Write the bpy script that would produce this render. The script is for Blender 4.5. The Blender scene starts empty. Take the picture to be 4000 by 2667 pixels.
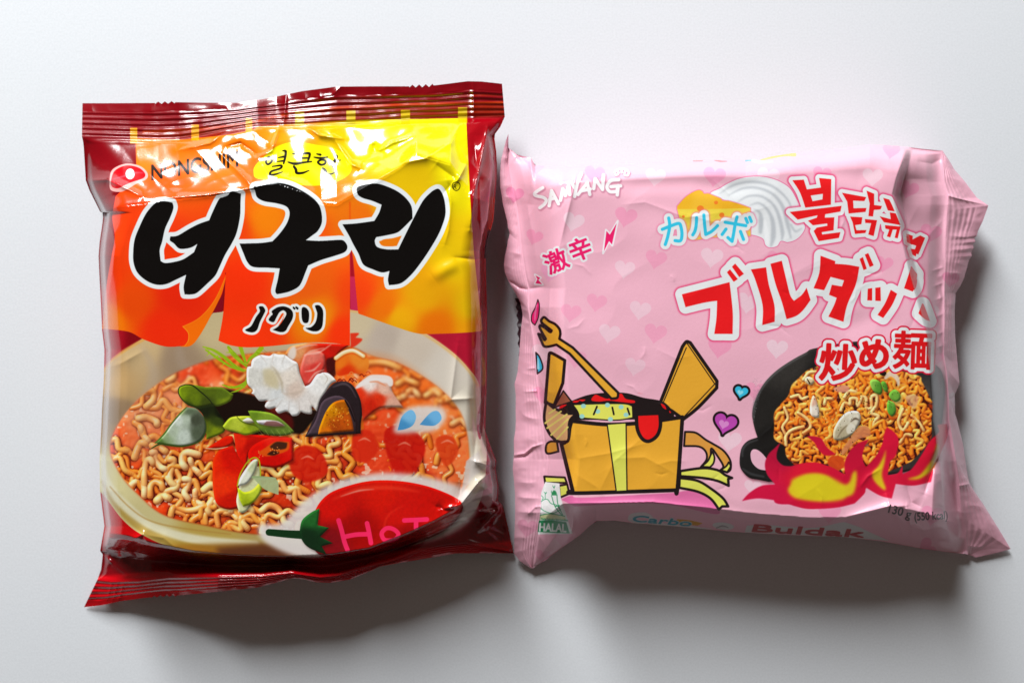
import bpy, math
import numpy as np

# ---------------------------------------------------------------- camera, light, exposure
WIDTH, DIST = 0.35, 0.486          # metres of table across the picture, camera height over the table
scene = bpy.context.scene
cam_d = bpy.data.cameras.new('camera'); cam = bpy.data.objects.new('camera', cam_d)
scene.collection.objects.link(cam); scene.camera = cam
cam.location = (0, 0, DIST)
cam_d.sensor_width = 36; cam_d.lens = 36 * DIST / WIDTH; cam_d.clip_start = .01; cam_d.clip_end = 50
cam_d.dof.use_dof = True; cam_d.dof.focus_distance = DIST - .031; cam_d.dof.aperture_fstop = 9

world = bpy.data.worlds.new('World'); scene.world = world; world.use_nodes = True
world.node_tree.nodes['Background'].inputs['Color'].default_value = (1.0, .79, .66, 1)
world.node_tree.nodes['Background'].inputs['Strength'].default_value = .078

def window_light(name, loc, target, sx, sy, power, col):
    d = bpy.data.lights.new(name, 'AREA'); d.shape = 'RECTANGLE'; d.size = sx; d.size_y = sy; d.energy = power; d.color = col
    o = bpy.data.objects.new(name, d); scene.collection.objects.link(o); o.location = loc
    v = np.array(target) - np.array(loc); v = v / np.linalg.norm(v)
    from mathutils import Vector
    o.rotation_euler = Vector(v).to_track_quat('-Z', 'Y').to_euler()
    return o
window_light('window_light', (-.36, 1.02, .69), (0, 0, .0), .29, .66, 28.5, (.965, .985, 1.0))

scene.view_settings.view_transform = 'Standard'; scene.view_settings.look = 'None'
scene.view_settings.exposure = 0; scene.view_settings.gamma = 1

def link(o, parent=None):
    scene.collection.objects.link(o)
    if parent: o.parent = parent
    return o
# ---------------------------------------------------------------- print-drawing helpers
# The printed artwork of both wrappers is drawn by code, shape by shape, into two pixel
# arrays (nothing is loaded).  Coordinates are in 1/4000ths of the picture width.
def P(s, o=None, k=2.6133):
    """'x,y x,y! ...' -> list of (x, y, corner)"""
    out = []
    for t in s.split():
        c = t.endswith('!')
        a, b = t.rstrip('!').split(',')
        a, b = float(a), float(b)
        if o is not None:
            a, b = o[0] + a / k, o[1] + b / k
        out.append((a, b, c))
    return out

def spline(pts, closed=True, n=7):
    """Catmull-Rom through the points; points flagged as corners stay sharp."""
    p = np.array([(q[0], q[1]) for q in pts], float)
    c = [len(q) > 2 and bool(q[2]) for q in pts]
    N = len(p)
    if N < 3:
        return p
    out = []
    t = np.linspace(0, 1, n, endpoint=False)[:, None]
    for i in range(N if closed else N - 1):
        a, b = p[i], p[(i + 1) % N]
        pa = p[i - 1] if (closed or i > 0) else a
        nb = p[(i + 2) % N] if (closed or i < N - 2) else b
        ma = np.zeros(2) if c[i] else (b - pa) * .5
        mb = np.zeros(2) if c[(i + 1) % N] else (nb - a) * .5
        if c[i] and c[(i + 1) % N]:
            out.append(a[None]); continue
        if c[i]: ma = (b - a) * .6
        if c[(i + 1) % N]: mb = (b - a) * .6
        out.append((2*t**3-3*t**2+1)*a + (t**3-2*t**2+t)*ma + (-2*t**3+3*t**2)*b + (t**3-t**2)*mb)
    if not closed:
        out.append(p[-1][None])
    return np.concatenate(out)

def boxblur(a, r):
    r = int(round(r))
    if r < 1: return a
    for ax in (0, 1):
        pad = [(0, 0)] * a.ndim; pad[ax] = (r + 1, r)
        c = np.cumsum(np.pad(a, pad, mode='edge'), axis=ax, dtype=np.float64)
        n = a.shape[ax]
        hi = np.take(c, np.arange(2*r+1, 2*r+1+n), axis=ax); lo = np.take(c, np.arange(0, n), axis=ax)
        a = ((hi - lo) / (2*r+1)).astype(np.float32)
    return a
def blur(a, r): return boxblur(boxblur(a, r * .6), r * .6)

def noise2(w, h, cell, seed):
    """smooth value noise in -1..1 on a w x h raster"""
    rs = np.random.RandomState(seed)
    gx, gy = int(w / cell) + 4, int(h / cell) + 4
    g = rs.rand(gy, gx) * 2 - 1
    x = np.arange(w) / cell; y = np.arange(h) / cell
    xi, yi = x.astype(int), y.astype(int)
    fx, fy = x - xi, y - yi
    fx, fy = fx**3*(fx*(fx*6-15)+10), fy**3*(fy*(fy*6-15)+10)
    a = g[yi][:, xi] * (1-fx) + g[yi][:, xi+1] * fx
    b = g[yi+1][:, xi] * (1-fx) + g[yi+1][:, xi+1] * fx
    return a * (1-fy)[:, None] + b * fy[:, None]

def hexc(c):
    if isinstance(c, str):
        return np.array([int(c[i:i+2], 16) for i in (0, 2, 4)], np.float32) / 255
    return np.array(c, np.float32)

class Canvas:
    volume = 0
    def __init__(s, x0, y0, x1, y1, K, col):
        s.x0, s.y0, s.x1, s.y1, s.K = x0, y0, x1, y1, K
        s.w, s.h = int((x1-x0)*K), int((y1-y0)*K)
        s.a = np.empty((s.h, s.w, 3), np.float32); s.a[:] = hexc(col)
        s.X = (x0 + (np.arange(s.w) + .5) / K)[None, :]; s.Y = (y0 + (np.arange(s.h) + .5) / K)[:, None]
    def box(s, p, m):
        K = s.K
        a = max(0, int((p[:, 0].min() - m - s.x0) * K) - 1); b = min(s.w, int((p[:, 0].max() + m - s.x0) * K) + 2)
        c = max(0, int((p[:, 1].min() - m - s.y0) * K) - 1); d = min(s.h, int((p[:, 1].max() + m - s.y0) * K) + 2)
        return a, b, c, d
    def edges_mask(s, A, B, m=0):
        """even-odd coverage of an edge soup, with bbox"""
        al = np.concatenate([A, B])
        x0, x1, y0, y1 = s.box(al, m)
        if x1 <= x0 or y1 <= y0: return None
        M = np.zeros((y1-y0, x1-x0), np.float32)
        ax, ay = (A[:, 0]-s.x0)*s.K - x0, (A[:, 1]-s.y0)*s.K - y0
        bx, by = (B[:, 0]-s.x0)*s.K - x0, (B[:, 1]-s.y0)*s.K - y0
        cols = np.arange(x1-x0)
        SS = 3
        for j in range(y1-y0):
            for q in range(SS):
                yy = j + (q + .5) / SS
                k = (ay <= yy) != (by <= yy)
                if not k.any(): continue
                xs = np.sort(ax[k] + (yy-ay[k]) / (by[k]-ay[k]) * (bx[k]-ax[k]))
                for i in range(0, len(xs)-1, 2):
                    M[j] += (np.clip(xs[i+1]-cols, 0, 1) - np.clip(xs[i]-cols, 0, 1)) / SS
        return M, (x0, x1, y0, y1)
    def poly_mask(s, pts, m=0, closed_spline=True):
        p = spline(pts) if closed_spline else np.array([q[:2] for q in pts], float)
        return s.edges_mask(p, np.roll(p, -1, 0), m)
    def dist(s, segs, m):
        """distance to segments (list of polylines) on their box"""
        al = np.concatenate(segs)
        x0, x1, y0, y1 = s.box(al, m)
        if x1 <= x0 or y1 <= y0: return None
        D = np.full((y1-y0, x1-x0), 1e9, np.float32)
        for pl in segs:
            for a, b in zip(pl[:-1], pl[1:]):
                u0, u1, v0, v1 = s.box(np.array([a, b]), m)
                u0, v0, u1, v1 = max(u0, x0), max(v0, y0), min(u1, x1), min(v1, y1)
                if u1 <= u0 or v1 <= v0: continue
                X, Y = s.X[:, u0:u1], s.Y[v0:v1]
                d = b - a; L = max(float(d @ d), 1e-9)
                t = np.clip(((X-a[0])*d[0] + (Y-a[1])*d[1]) / L, 0, 1)
                e = np.sqrt((X-a[0]-t*d[0])**2 + (Y-a[1]-t*d[1])**2)
                sub = D[v0-y0:v1-y0, u0-x0:u1-x0]
                np.minimum(sub, e, out=sub)
        return D, (x0, x1, y0, y1)
    def put(s, M, bb, col, alpha=1.):
        x0, x1, y0, y1 = bb
        if callable(col):
            c = col(s.X[:, x0:x1], s.Y[y0:y1])
        else:
            c = hexc(col)
        m = (np.clip(M, 0, 1) * alpha)[..., None]
        v = s.a[y0:y1, x0:x1]
        v += (c - v) * m
    def fill(s, pts, col, alpha=1., soft=0, line=None, lw=0, grow=0):
        r = s.poly_mask(pts, soft * 2 + grow + 2)
        if r is None: return
        M, bb = r
        if grow:
            q = spline(pts); d = s.dist([np.concatenate([q, q[:1]])], grow + 3)
            if d is not None and d[1] == bb: M = np.maximum(M, np.clip((grow - d[0]) * s.K + .5, 0, 1))
            elif d is not None:
                s.put(np.clip((grow - d[0]) * s.K + .5, 0, 1), d[1], col, alpha)
        if soft: M = blur(M, soft * s.K)
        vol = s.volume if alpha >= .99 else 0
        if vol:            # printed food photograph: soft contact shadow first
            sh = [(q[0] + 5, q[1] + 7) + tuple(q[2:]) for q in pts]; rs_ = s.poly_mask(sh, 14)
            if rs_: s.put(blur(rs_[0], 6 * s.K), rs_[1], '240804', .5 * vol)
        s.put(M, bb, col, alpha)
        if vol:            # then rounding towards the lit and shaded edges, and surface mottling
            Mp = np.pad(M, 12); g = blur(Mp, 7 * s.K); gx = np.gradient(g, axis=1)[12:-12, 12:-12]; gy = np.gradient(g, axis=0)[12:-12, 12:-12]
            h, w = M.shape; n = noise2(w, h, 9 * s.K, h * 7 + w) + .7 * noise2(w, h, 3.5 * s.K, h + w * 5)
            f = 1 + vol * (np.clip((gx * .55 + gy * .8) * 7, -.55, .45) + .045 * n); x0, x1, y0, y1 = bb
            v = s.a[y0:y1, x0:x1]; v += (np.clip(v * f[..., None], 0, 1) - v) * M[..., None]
        if line is not None: s.stroke(pts, lw, line, closed=True)
    def stroke(s, pts, w, col, alpha=1., closed=False, soft=0, sp=True):
        p = spline(pts, closed) if sp else np.array([q[:2] for q in pts], float)
        if closed: p = np.concatenate([p, p[:1]])
        r = s.dist([p], w / 2 + 2 + soft * 2)
        if r is None: return
        M = np.clip((w / 2 - r[0]) * s.K + .5, 0, 1)
        if soft: M = blur(M, soft * s.K)
        s.put(M, r[1], col, alpha)
    def brush(s, pts, ws, col, alpha=1., soft=0, sp=True):
        """stroke whose width runs through the list ws"""
        p = spline(pts, False) if sp else np.array([q[:2] for q in pts], float)
        t = np.linspace(0, 1, len(p)); w = np.interp(t, np.linspace(0, 1, len(ws)), ws) / 2
        x0, x1, y0, y1 = s.box(p, w.max() + 3 + 2 * soft)
        if x1 <= x0 or y1 <= y0: return
        M = np.full((y1-y0, x1-x0), -9., np.float32)
        X, Y = s.X[:, x0:x1], s.Y[y0:y1]
        for i in range(len(p)-1):
            a, b = p[i], p[i+1]; d = b-a; L = max(float(d@d), 1e-9)
            tt = np.clip(((X-a[0])*d[0] + (Y-a[1])*d[1]) / L, 0, 1)
            e = np.sqrt((X-a[0]-tt*d[0])**2 + (Y-a[1]-tt*d[1])**2)
            np.maximum(M, (w[i] + (w[i+1]-w[i]) * tt) - e, out=M)
        M = np.clip(M * s.K + .5, 0, 1)
        if soft: M = blur(M, soft * s.K)
        s.put(M, (x0, x1, y0, y1), col, alpha)
    def ell(s, cx, cy, rx, ry, col, alpha=1., rot=0, soft=0, line=None, lw=0):
        t = np.linspace(0, 2*np.pi, 20, endpoint=False); r = np.radians(rot)
        x, y = rx*np.cos(t), ry*np.sin(t)
        pts = [(cx + a*np.cos(r) - b*np.sin(r), cy + a*np.sin(r) + b*np.cos(r), False) for a, b in zip(x, y)]
        s.fill(pts, col, alpha, soft, line, lw)

def grad(*ctl, s=None):
    """smooth colour field from (x, y, colour[, radius]) control points"""
    C = [(c[0], c[1], hexc(c[2]), (c[3] if len(c) > 3 else (s or 100))) for c in ctl]
    def f(X, Y):
        W = 0; A = 0
        for x, y, c, r in C:
            w = 1 / (((X-x)**2 + (Y-y)**2) / r**2 + .02) ** 2
            W = W + w; A = A + w[..., None] * c
        return A / W[..., None]
    return f

def noodle(cv, pts, w, col, edge, hi=None, shadow='8a1400', sa=.5, sp=True):
    """one printed noodle strand: soft cast dark, body rounded towards its edges, highlight"""
    p = spline(pts, False, 5) if sp else np.array([q[:2] for q in pts], float)
    r = cv.dist([p], w / 2 + 10)
    if r is None: return
    D, bb = r
    if sa: cv.put(np.clip(1 - (D - w*.5) / (w * .35 + 3), 0, 1), bb, shadow, sa)
    M = np.clip((w / 2 - D) * cv.K + .5, 0, 1)
    t = np.clip(D / (w / 2), 0, 1)[..., None] ** 2.2
    c, e = hexc(col), hexc(edge)
    x0, x1, y0, y1 = bb
    v = cv.a[y0:y1, x0:x1]; v += ((c * (1-t) + e * t) - v) * M[..., None]
    if hi is not None:
        q = p + np.array([-w * .13, -w * .16])
        r = cv.dist([q], w * .3 + 4)
        if r is not None: cv.put(np.clip(1 - r[0] / (w * .2), 0, 1), r[1], hi, .75)

def glyph_edges(txt):
    """outline edges of a line of type set in Blender's built-in font (unit em, y down)"""
    cu = bpy.data.curves.new('lettering_outline', 'FONT'); cu.body = txt; cu.fill_mode = 'FRONT'; cu.resolution_u = 4
    ob = bpy.data.objects.new('lettering_outline', cu); bpy.context.scene.collection.objects.link(ob)
    dg = bpy.context.evaluated_depsgraph_get(); dg.update()
    me = ob.evaluated_get(dg).to_mesh()
    v = np.array([tuple(q.co)[:2] for q in me.vertices]).reshape(-1, 2)
    cnt = {}
    for pl in me.polygons:
        for k in pl.edge_keys: cnt[k] = cnt.get(k, 0) + 1
    E = np.array([k for k, n in cnt.items() if n == 1]).reshape(-1, 2)
    ob.evaluated_get(dg).to_mesh_clear()
    bpy.data.objects.remove(ob); bpy.data.curves.remove(cu)
    v = v * [1, -1]
    return v[E[:, 0]], v[E[:, 1]]

def text(cv, txt, x, y, size, col, rot=0, sx=1., shear=0., grow=0., halo=None, hw=0, alpha=1.):
    """(x, y) is the left end of the baseline"""
    try:
        A, B = glyph_edges(txt)
    except Exception:
        return
    if not len(A): return
    r = np.radians(rot)
    def T(q):
        a = (q[:, 0] * sx - q[:, 1] * shear) * size; b = q[:, 1] * size
        X = x + a*np.cos(r) - b*np.sin(r); Y = y + a*np.sin(r) + b*np.cos(r)
        return np.stack([X, Y], 1)
    A, B = T(A), T(B)
    def lay(w, c, al):
        M = np.zeros((cv.h, cv.w), np.float32)
        m = cv.edges_mask(A, B, 1)
        if m: x0, x1, y0, y1 = m[1]; M[y0:y1, x0:x1] = m[0]
        if w:
            d = cv.dist([np.array([a, b]) for a, b in zip(A, B)], w + 3)
            if d: x0, x1, y0, y1 = d[1]; v = M[y0:y1, x0:x1]; np.maximum(v, np.clip((w - d[0]) * cv.K + .5, 0, 1), out=v)
        cv.put(M, (0, cv.w, 0, cv.h), c, al)
    if halo is not None: lay(hw + grow, halo, 1)
    lay(grow, col, alpha)

def heart(cx, cy, r, rot=0):
    t = np.linspace(0, 2*np.pi, 24, endpoint=False)
    x = 16*np.sin(t)**3; y = -(13*np.cos(t) - 5*np.cos(2*t) - 2*np.cos(3*t) - np.cos(4*t))
    a = np.radians(rot)
    return [(cx + r/16*(p*np.cos(a) - q*np.sin(a)), cy + r/16*(p*np.sin(a) + q*np.cos(a)), i in (0, 12)) for i, (p, q) in enumerate(zip(x, y))]

def lettershape(cv, outer, col='121010', halo='e9edee', hw=14, holes=()):
    """bold painted letter with an even pale rim; holes are cut back to the rim colour"""
    q = spline(outer); d = cv.dist([np.concatenate([q, q[:1]])], hw + 3)
    cv.put(np.clip((hw - d[0]) * cv.K + .5, 0, 1), d[1], halo)
    m = cv.poly_mask(outer); cv.put(m[0], m[1], halo)
    return lambda: cv.put(m[0], m[1], col)
def wander(rs, x, y, n, step, amp, a=None, curl=.5):
    """a wavy instant-noodle path"""
    a = rs.rand()*6.28 if a is None else a
    q = []; ph = 1 if rs.rand() < .5 else -1; c = (rs.rand()-.5)*curl
    for j in range(n):
        q.append((x - ph*amp*math.sin(a), y + ph*amp*math.cos(a), False))
        x += step*math.cos(a); y += step*math.sin(a); a += c + (rs.rand()-.5)*.6; ph = -ph
    return q

class Relief:
    """a small height map in which printed food is modelled before it is drawn flat"""
    def __init__(s, cv, pts):
        m, s.bb = cv.poly_mask(pts); s.m = m; s.cv = cv
        x0, x1, y0, y1 = s.bb
        s.X = np.broadcast_to(cv.X[:, x0:x1], m.shape); s.Y = np.broadcast_to(cv.Y[y0:y1], m.shape)
        s.H = np.zeros(m.shape, np.float32); s.C = np.zeros(m.shape + (3,), np.float32)
    def strand(s, pts, w, z0, col, dip=0., ph=0., sp=True):
        p = spline(pts, False, 6) if sp else np.array([q[:2] for q in pts], float)
        cv = s.cv; r = w / 2; x0, x1, y0, y1 = s.bb; n = len(p) - 1; c = hexc(col)
        for i in range(n):
            a, b = p[i], p[i+1]
            u0, u1, v0, v1 = cv.box(np.array([a, b]), r + 1)
            u0, v0, u1, v1 = max(u0, x0), max(v0, y0), min(u1, x1), min(v1, y1)
            if u1 <= u0 or v1 <= v0: continue
            X, Y = cv.X[:, u0:u1], cv.Y[v0:v1]; d = b-a; L = max(float(d@d), 1e-9)
            t = np.clip(((X-a[0])*d[0] + (Y-a[1])*d[1]) / L, 0, 1)
            e2 = (X-a[0]-t*d[0])**2 + (Y-a[1]-t*d[1])**2
            tt = (i + t) / n
            z = z0 + dip * np.cos(6.28*(tt*1.3 + ph)) - dip*.6*(2*tt-1)**4 + np.sqrt(np.maximum(r*r - e2, 0)) * .95
            sl = (slice(v0-y0, v1-y0), slice(u0-x0, u1-x0))
            k = (e2 < r*r) & (z > s.H[sl])
            s.H[sl] = np.where(k, z, s.H[sl]); s.C[sl] = np.where(k[..., None], c, s.C[sl])
    def draw(s, level, broth, sauce, gloss=.5, light=(-.45, -.62, .64), seed=1, amt=None, depth=30.):
        """broth: colour field of the liquid; sauce: tint of low-lying strands"""
        H = s.H; K = s.cv.K; h, w = H.shape
        surf = level + 1.6 * noise2(w, h, 40*K, seed) + .8 * noise2(w, h, 14*K, seed+1)
        Hs = np.maximum(H, surf); Hs = boxblur(Hs, 1)
        gx = np.gradient(Hs, axis=1) * K; gy = np.gradient(Hs, axis=0) * K
        n = 1 / np.sqrt(gx*gx + gy*gy + 1)
        l = np.array(light) / np.linalg.norm(light); hv = l + [0, 0, 1]; hv = hv / np.linalg.norm(hv)
        dif = np.clip((-gx*l[0] - gy*l[1] + l[2]) * n, 0, 1)
        ndh = np.clip((-gx*hv[0] - gy*hv[1] + hv[2]) * n, 0, 1)
        occ = np.clip(1 - np.maximum(blur(Hs, 14*K) - Hs, 0) / 11, .22, 1) * np.clip(1 - np.maximum(blur(Hs, 5*K) - Hs, 0) / 8, .4, 1)
        wet = H > surf
        b = broth(s.X, s.Y) if callable(broth) else np.zeros(H.shape + (3,)) + hexc(broth)
        sc = hexc(sauce); t = np.clip((H - level) / depth, 0, 1)[..., None] ** .8
        blot = np.clip(noise2(w, h, 26*K, seed+5) * 1.3 + .1, 0, 1)[..., None] * .55
        nood = s.C * t + sc * (1-t); nood = nood * (1-blot) + (sc*.6 + s.C*.4) * blot
        col = np.where(wet[..., None], nood, b)
        shade = (.56 + .74 * dif) * occ ** .8
        col = col * shade[..., None] ** np.array([.6, 1., 1.2])
        sp = ndh ** 60 * gloss + ndh ** 14 * gloss * .22
        rip = np.clip(noise2(w, h, 11*K, seed+9) * noise2(w, h, 31*K, seed+8) * 5 - .9, 0, 1) * (~wet) * gloss
        col = col + (np.array([1, .95, .85]) - col) * np.clip(sp + .8*rip, 0, 1)[..., None]
        x0, x1, y0, y1 = s.bb; v = s.cv.a[y0:y1, x0:x1]
        m = blur(s.m, 2*K) if amt is None else blur(s.m, 2*K) * amt(s.X, s.Y)
        v += (np.clip(col, 0, 1).astype(np.float32) - v) * m[..., None]

def finish(cv, gam=1.06, sat=1.12):
    """printing inks: a little denser and more saturated than drawn"""
    g = cv.a @ np.array([.3, .59, .11], np.float32)
    cv.a = np.clip(g[..., None] + (cv.a - g[..., None]) * sat, 0, 1) ** gam
# ---------------------------------------------------------------- print of the red wrapper
def art_red(K=.7):
    cv = Canvas(296, 300, 2030, 2400, K, '7e0414')
    rs = np.random.RandomState(5)
    # dark red ground: brighter bands low down, near-magenta on the gussets
    cv.fill(P('296,1150! 470,1150 480,1500 470,1640 296,1640!'), 'b3152c', .8, soft=25)
    cv.fill(P('380,1900! 480,1960 620,2120 560,2180 400,2130!'), 'c4000c', .8, soft=28)
    cv.fill(P('1640,1200! 1930,1200! 1930,1760! 1760,1760 1640,1400'), 'b5203e', .85, soft=14)
    cv.fill(P('300,2255! 2010,2110! 2010,2400! 296,2400!'), 'c3081a', .9, soft=6)
    cv.fill(P('1790,450! 1990,440! 1950,900 1940,1200! 1860,1200!'), '9c0a1a', .9, soft=6)
    # rod of the printed banner along the top
    cv.fill(P('520,520! 900,500! 1180,440! 1500,418! 1975,408! 1975,455! 1500,470! 1180,486! 900,528! 520,548!'), '8e2606', .85, soft=3)
    cv.stroke(P('560,516 900,492 1180,436 1500,412 1965,402'), 10, 'c4500c', .8, soft=2)
    cv.stroke(P('1240,396 1500,376 1965,372'), 8, '9a3010', .7, soft=2)
    # ---- the bowl
    bowl = [P('296,1640 330,1580 408,1440 470,1380 560,1320! 700,1352 770,1310! 832,1222 870,1216 1100,1150! 1368,1208 1500,1235 1640,1290 1760,1370 1830,1440 1870,1500 1880,1600 1900,1800 1850,2000 1640,2120 1440,2150 1200,2150 980,2150 700,2140 560,2090 480,2030 410,1940 350,1880 296,1800')][0]
    rim = grad((420, 1480, 'c9a878'), (380, 1600, '9c8466'), (560, 1360, 'cbb289'), (700, 1400, 'a08b74'), (850, 1290, 'c4b48e'),
               (1400, 1260, 'cfc0a2'), (1600, 1350, 'd5c8b8'), (1500, 1320, 'c2b4a6'), (1750, 1450, 'dcd3c6'), (1820, 1600, 'e0d8c8'), (420, 1900, 'd8cfa0'),
               (560, 2060, 'cfc493'), (800, 2130, 'bfa65c'), (1100, 2110, 'b7a36c'), (1300, 2170, '8a6a4a'), s=110)
    cv.fill(bowl, rim)
    cv.stroke(P('296,1640 330,1580 408,1440 470,1380 560,1326'), 12, 'd8a860', .8, soft=3)
    cv.stroke(P('1368,1212 1500,1240 1640,1296 1760,1376 1830,1446 1866,1506'), 12, 'e2b878', .8, soft=4)
    # lower rim: bright lip, shaded outside
    cv.brush(P('392,1790 400,1860 440,1930 500,1990 570,2050 660,2085 800,2110 1000,2125'), [34, 44, 46, 46, 44, 36, 26], 'e4dfc2', .95, soft=6)
    cv.brush(P('430,1900 500,1975 580,2030 700,2060 900,2085'), [6, 6, 6, 5], 'b08848', .6, soft=3)
    cv.brush(P('400,1880 440,1960 520,2040 620,2100 800,2150 1000,2170'), [8, 14, 26, 34, 34, 28], 'ab8a3a', .7, soft=8)
    cv.fill(P('640,2130! 900,2120 1100,2130 1200,2170 1000,2230 800,2190'), '9a6a28', .8, soft=12)
    cv.fill(P('840,2140! 1100,2120 1280,2150 1160,2200 900,2180'), '5a3222', .85, soft=16)
    # ---- soup
    soup = P('470,1640 560,1540 700,1450 850,1400 1000,1380! 1366,1352! 1450,1390 1560,1420 1680,1490 1760,1560 1810,1640 1830,1760 1820,1900 1700,2010 1500,2060 1250,2085 1000,2085 800,2050 640,2010 540,1930 470,1850 430,1750')
    SG = grad((560, 1600, 'd98a5e'), (640, 1560, 'd9825a'), (520, 1750, 'd24a1c'), (600, 1800, 'd8380c'), (700, 1900, 'c8300c'), (760, 1480, 'c23a1c'), (900, 1420, 'c43612'),
              (860, 1560, 'dc9a6c'), (1000, 1500, 'cf6030'), (760, 1680, 'cf5024'), (900, 1850, 'b02c08'), (800, 2020, 'b03a10'), (1000, 2030, 'a03410'), (1100, 1900, 'a82208'),
              (1400, 1400, 'd2601c'), (1500, 1480, 'd55a20'), (1600, 1540, 'd8641e'), (1700, 1640, 'de7034'), (1500, 1600, 'd0401c'), (1450, 1750, 'c23418'), (1750, 1780, 'd66a38'), (1300, 1950, 'b02a10'), (1600, 1900, 'b01a10'), s=80)
    cv.fill(soup, SG, soft=7)
    cv.stroke(P('1370,1385 1500,1425 1640,1500 1740,1580 1800,1680 1820,1780'), 26, 'dd9030', .6, soft=10)
    # steam and blur on the far left rim
    cv.brush(P('560,1360 600,1460 560,1560 470,1650'), [16, 40, 40, 20], 'b8a898', .45, soft=16)
    cv.brush(P('700,1370 720,1430 800,1440'), [30, 40, 20], 'a89684', .6, soft=14)
    cv.fill(P('430,1560 520,1570 560,1620 480,1660 420,1640'), '8a7664', .5, soft=14)
    before = cv.a.copy()
    R = Relief(cv, soup)
    for i in range(125):      # tangled strands under and through the broth
        x, y = 440 + rs.rand()*1400, 1400 + rs.rand()*680
        near = y > 1640
        if x > 1150 and rs.rand() < .55: continue
        R.strand(wander(rs, x, y, rs.randint(8, 18), 26 + rs.rand()*16, 8 + rs.rand()*9, curl=.7), (21 if near else 17) + rs.rand()*5, (6 if near else 1) + rs.rand()*9, rs.choice(['f4c470', 'f0a848', 'fad88e', 'f2b458']), 9, rs.rand())
    o5, o7, o6 = (280, 1300), (280, 1840), (1100, 1300)
    for s_, o, w in (('640,1270 670,1180 710,1120 760,1130', o5, 27), ('740,1560 740,1430 760,1320 800,1290 830,1330', o5, 27),
                     ('820,1220 850,1220 860,1300 910,1370 960,1390', o5, 27), ('1000,1290 1040,1300 1030,1370 1000,1450 1010,1520 1060,1560', o5, 29),
                     ('1290,1240 1180,1220 1130,1260 1130,1330 1160,1370', o5, 30), ('1210,1290 1240,1370 1310,1440', o5, 26), ('760,580 830,600 830,680 760,750', o5, 26), ('990,340 1040,380 1040,450 980,490', o5, 24),
                     ('680,870 760,860 860,900 870,930', o5, 27), ('700,960 730,1040 780,1100', o5, 26), ('820,1150 900,1170 960,1210', o5, 28), ('960,400 940,340 1000,330', o5, 20),
                     ('600,150 650,110 700,120 740,170 740,250', o7, 27), ('800,250 800,160 850,110 910,130 930,180', o7, 27), ('980,70 1020,120 1080,110 1060,170 960,210', o7, 27),
                     ('1150,80 1200,90 1180,160 1150,220 1190,280', o7, 27), ('870,300 930,250 990,270', o7, 32), ('1010,450 1030,380 1070,370 1180,400 1290,380 1340,330', o7, 25),
                     ('1350,190 1420,140 1470,180 1440,280 1390,370 1400,420', o7, 30), ('1260,200 1270,300 1350,350', o7, 24), ('1450,300 1540,380 1640,410', o7, 22),
                     ('1810,370 1840,410 1800,460 1740,510 1790,580', o7, 27), ('1940,400 2010,350 2090,370 2140,430 2170,520 2230,540', o7, 26), ('1560,420 1640,440 1700,500', o7, 22),
                     ('780,380 850,320 960,300 1080,310 1200,360', o6, 26), ('1180,520 1270,480 1380,520', o6, 25), ('1290,600 1340,580 1400,640', o6, 24), ('1180,680 1260,640', o6, 24),
                     ('1470,640 1560,600 1620,640', o6, 24), ('1620,700 1700,680', o6, 20), ('1740,930 1830,890 1890,950', o6, 24), ('1290,1180 1330,1240 1400,1260 1400,1330', o6, 22)):
        R.strand(P(s_, o), w, 17, rs.choice(['f8d896', 'f6cc80', 'fae2ac']), 5, .9)
    R.draw(9, lambda X, Y: SG(X, Y) ** .8 * np.array([1.12, 1.0, .9]), 'ee6a18', .8, seed=4, depth=24)
    # the far side of the bowl is out of focus and seen through steam
    sm = np.zeros((cv.h, cv.w), np.float32); m, (x0, x1, y0, y1) = cv.poly_mask(soup); sm[y0:y1, x0:x1] = m
    sm = blur(sm, 5 * K)[..., None]; cv.a = before + (cv.a - before) * sm
    far = np.clip((1640 - cv.Y) / 160 + (cv.X - 900) / 800 * .7, 0, 1)[..., None] * sm
    cv.a += (blur(cv.a, 6 * K) - cv.a) * far
    cv.fill(P('470,1700 560,1560 700,1480 780,1560 700,1700 600,1800 520,1800'), 'e0a27c', .38, soft=30)
    for q, c_ in (('1500,1690 1560,1660 1640,1700 1660,1760 1620,1840 1560,1860 1520,1800', 'c81c10'), ('1380,1700 1440,1680 1480,1740 1440,1800 1380,1790', 'd8341a'), ('1130,1790 1180,1740 1250,1760 1280,1840 1220,1880 1150,1860', 'cc2410'), ('1700,1720 1760,1700 1790,1760 1740,1820', 'd84820')):
        cv.fill(P(q), c_, .9, soft=4); cx, cy = np.mean([p[:2] for p in P(q)], 0); cv.brush([(cx-26, cy-20, 0), (cx, cy-30, 0), (cx+24, cy-18, 0)], [2, 9, 2], 'f8a890', .7, soft=3)
    cv.fill(P('1400,1380 1560,1400 1760,1560 1800,1700 1650,1600 1450,1480'), 'e08040', .25, soft=20)
    # ---- toppings: red peppers, dark seaweed ground
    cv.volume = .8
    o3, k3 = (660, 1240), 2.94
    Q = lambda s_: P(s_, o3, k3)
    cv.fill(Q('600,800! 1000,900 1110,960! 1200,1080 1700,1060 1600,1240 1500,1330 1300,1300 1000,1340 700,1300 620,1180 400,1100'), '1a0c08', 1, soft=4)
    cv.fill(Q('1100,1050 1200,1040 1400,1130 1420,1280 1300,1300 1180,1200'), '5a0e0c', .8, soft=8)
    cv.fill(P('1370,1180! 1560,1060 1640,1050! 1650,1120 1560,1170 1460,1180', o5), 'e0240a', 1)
    cv.stroke(P('1370,1175 1470,1182 1590,1165', o5), 4, 'f6d0a8', .9)
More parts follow.
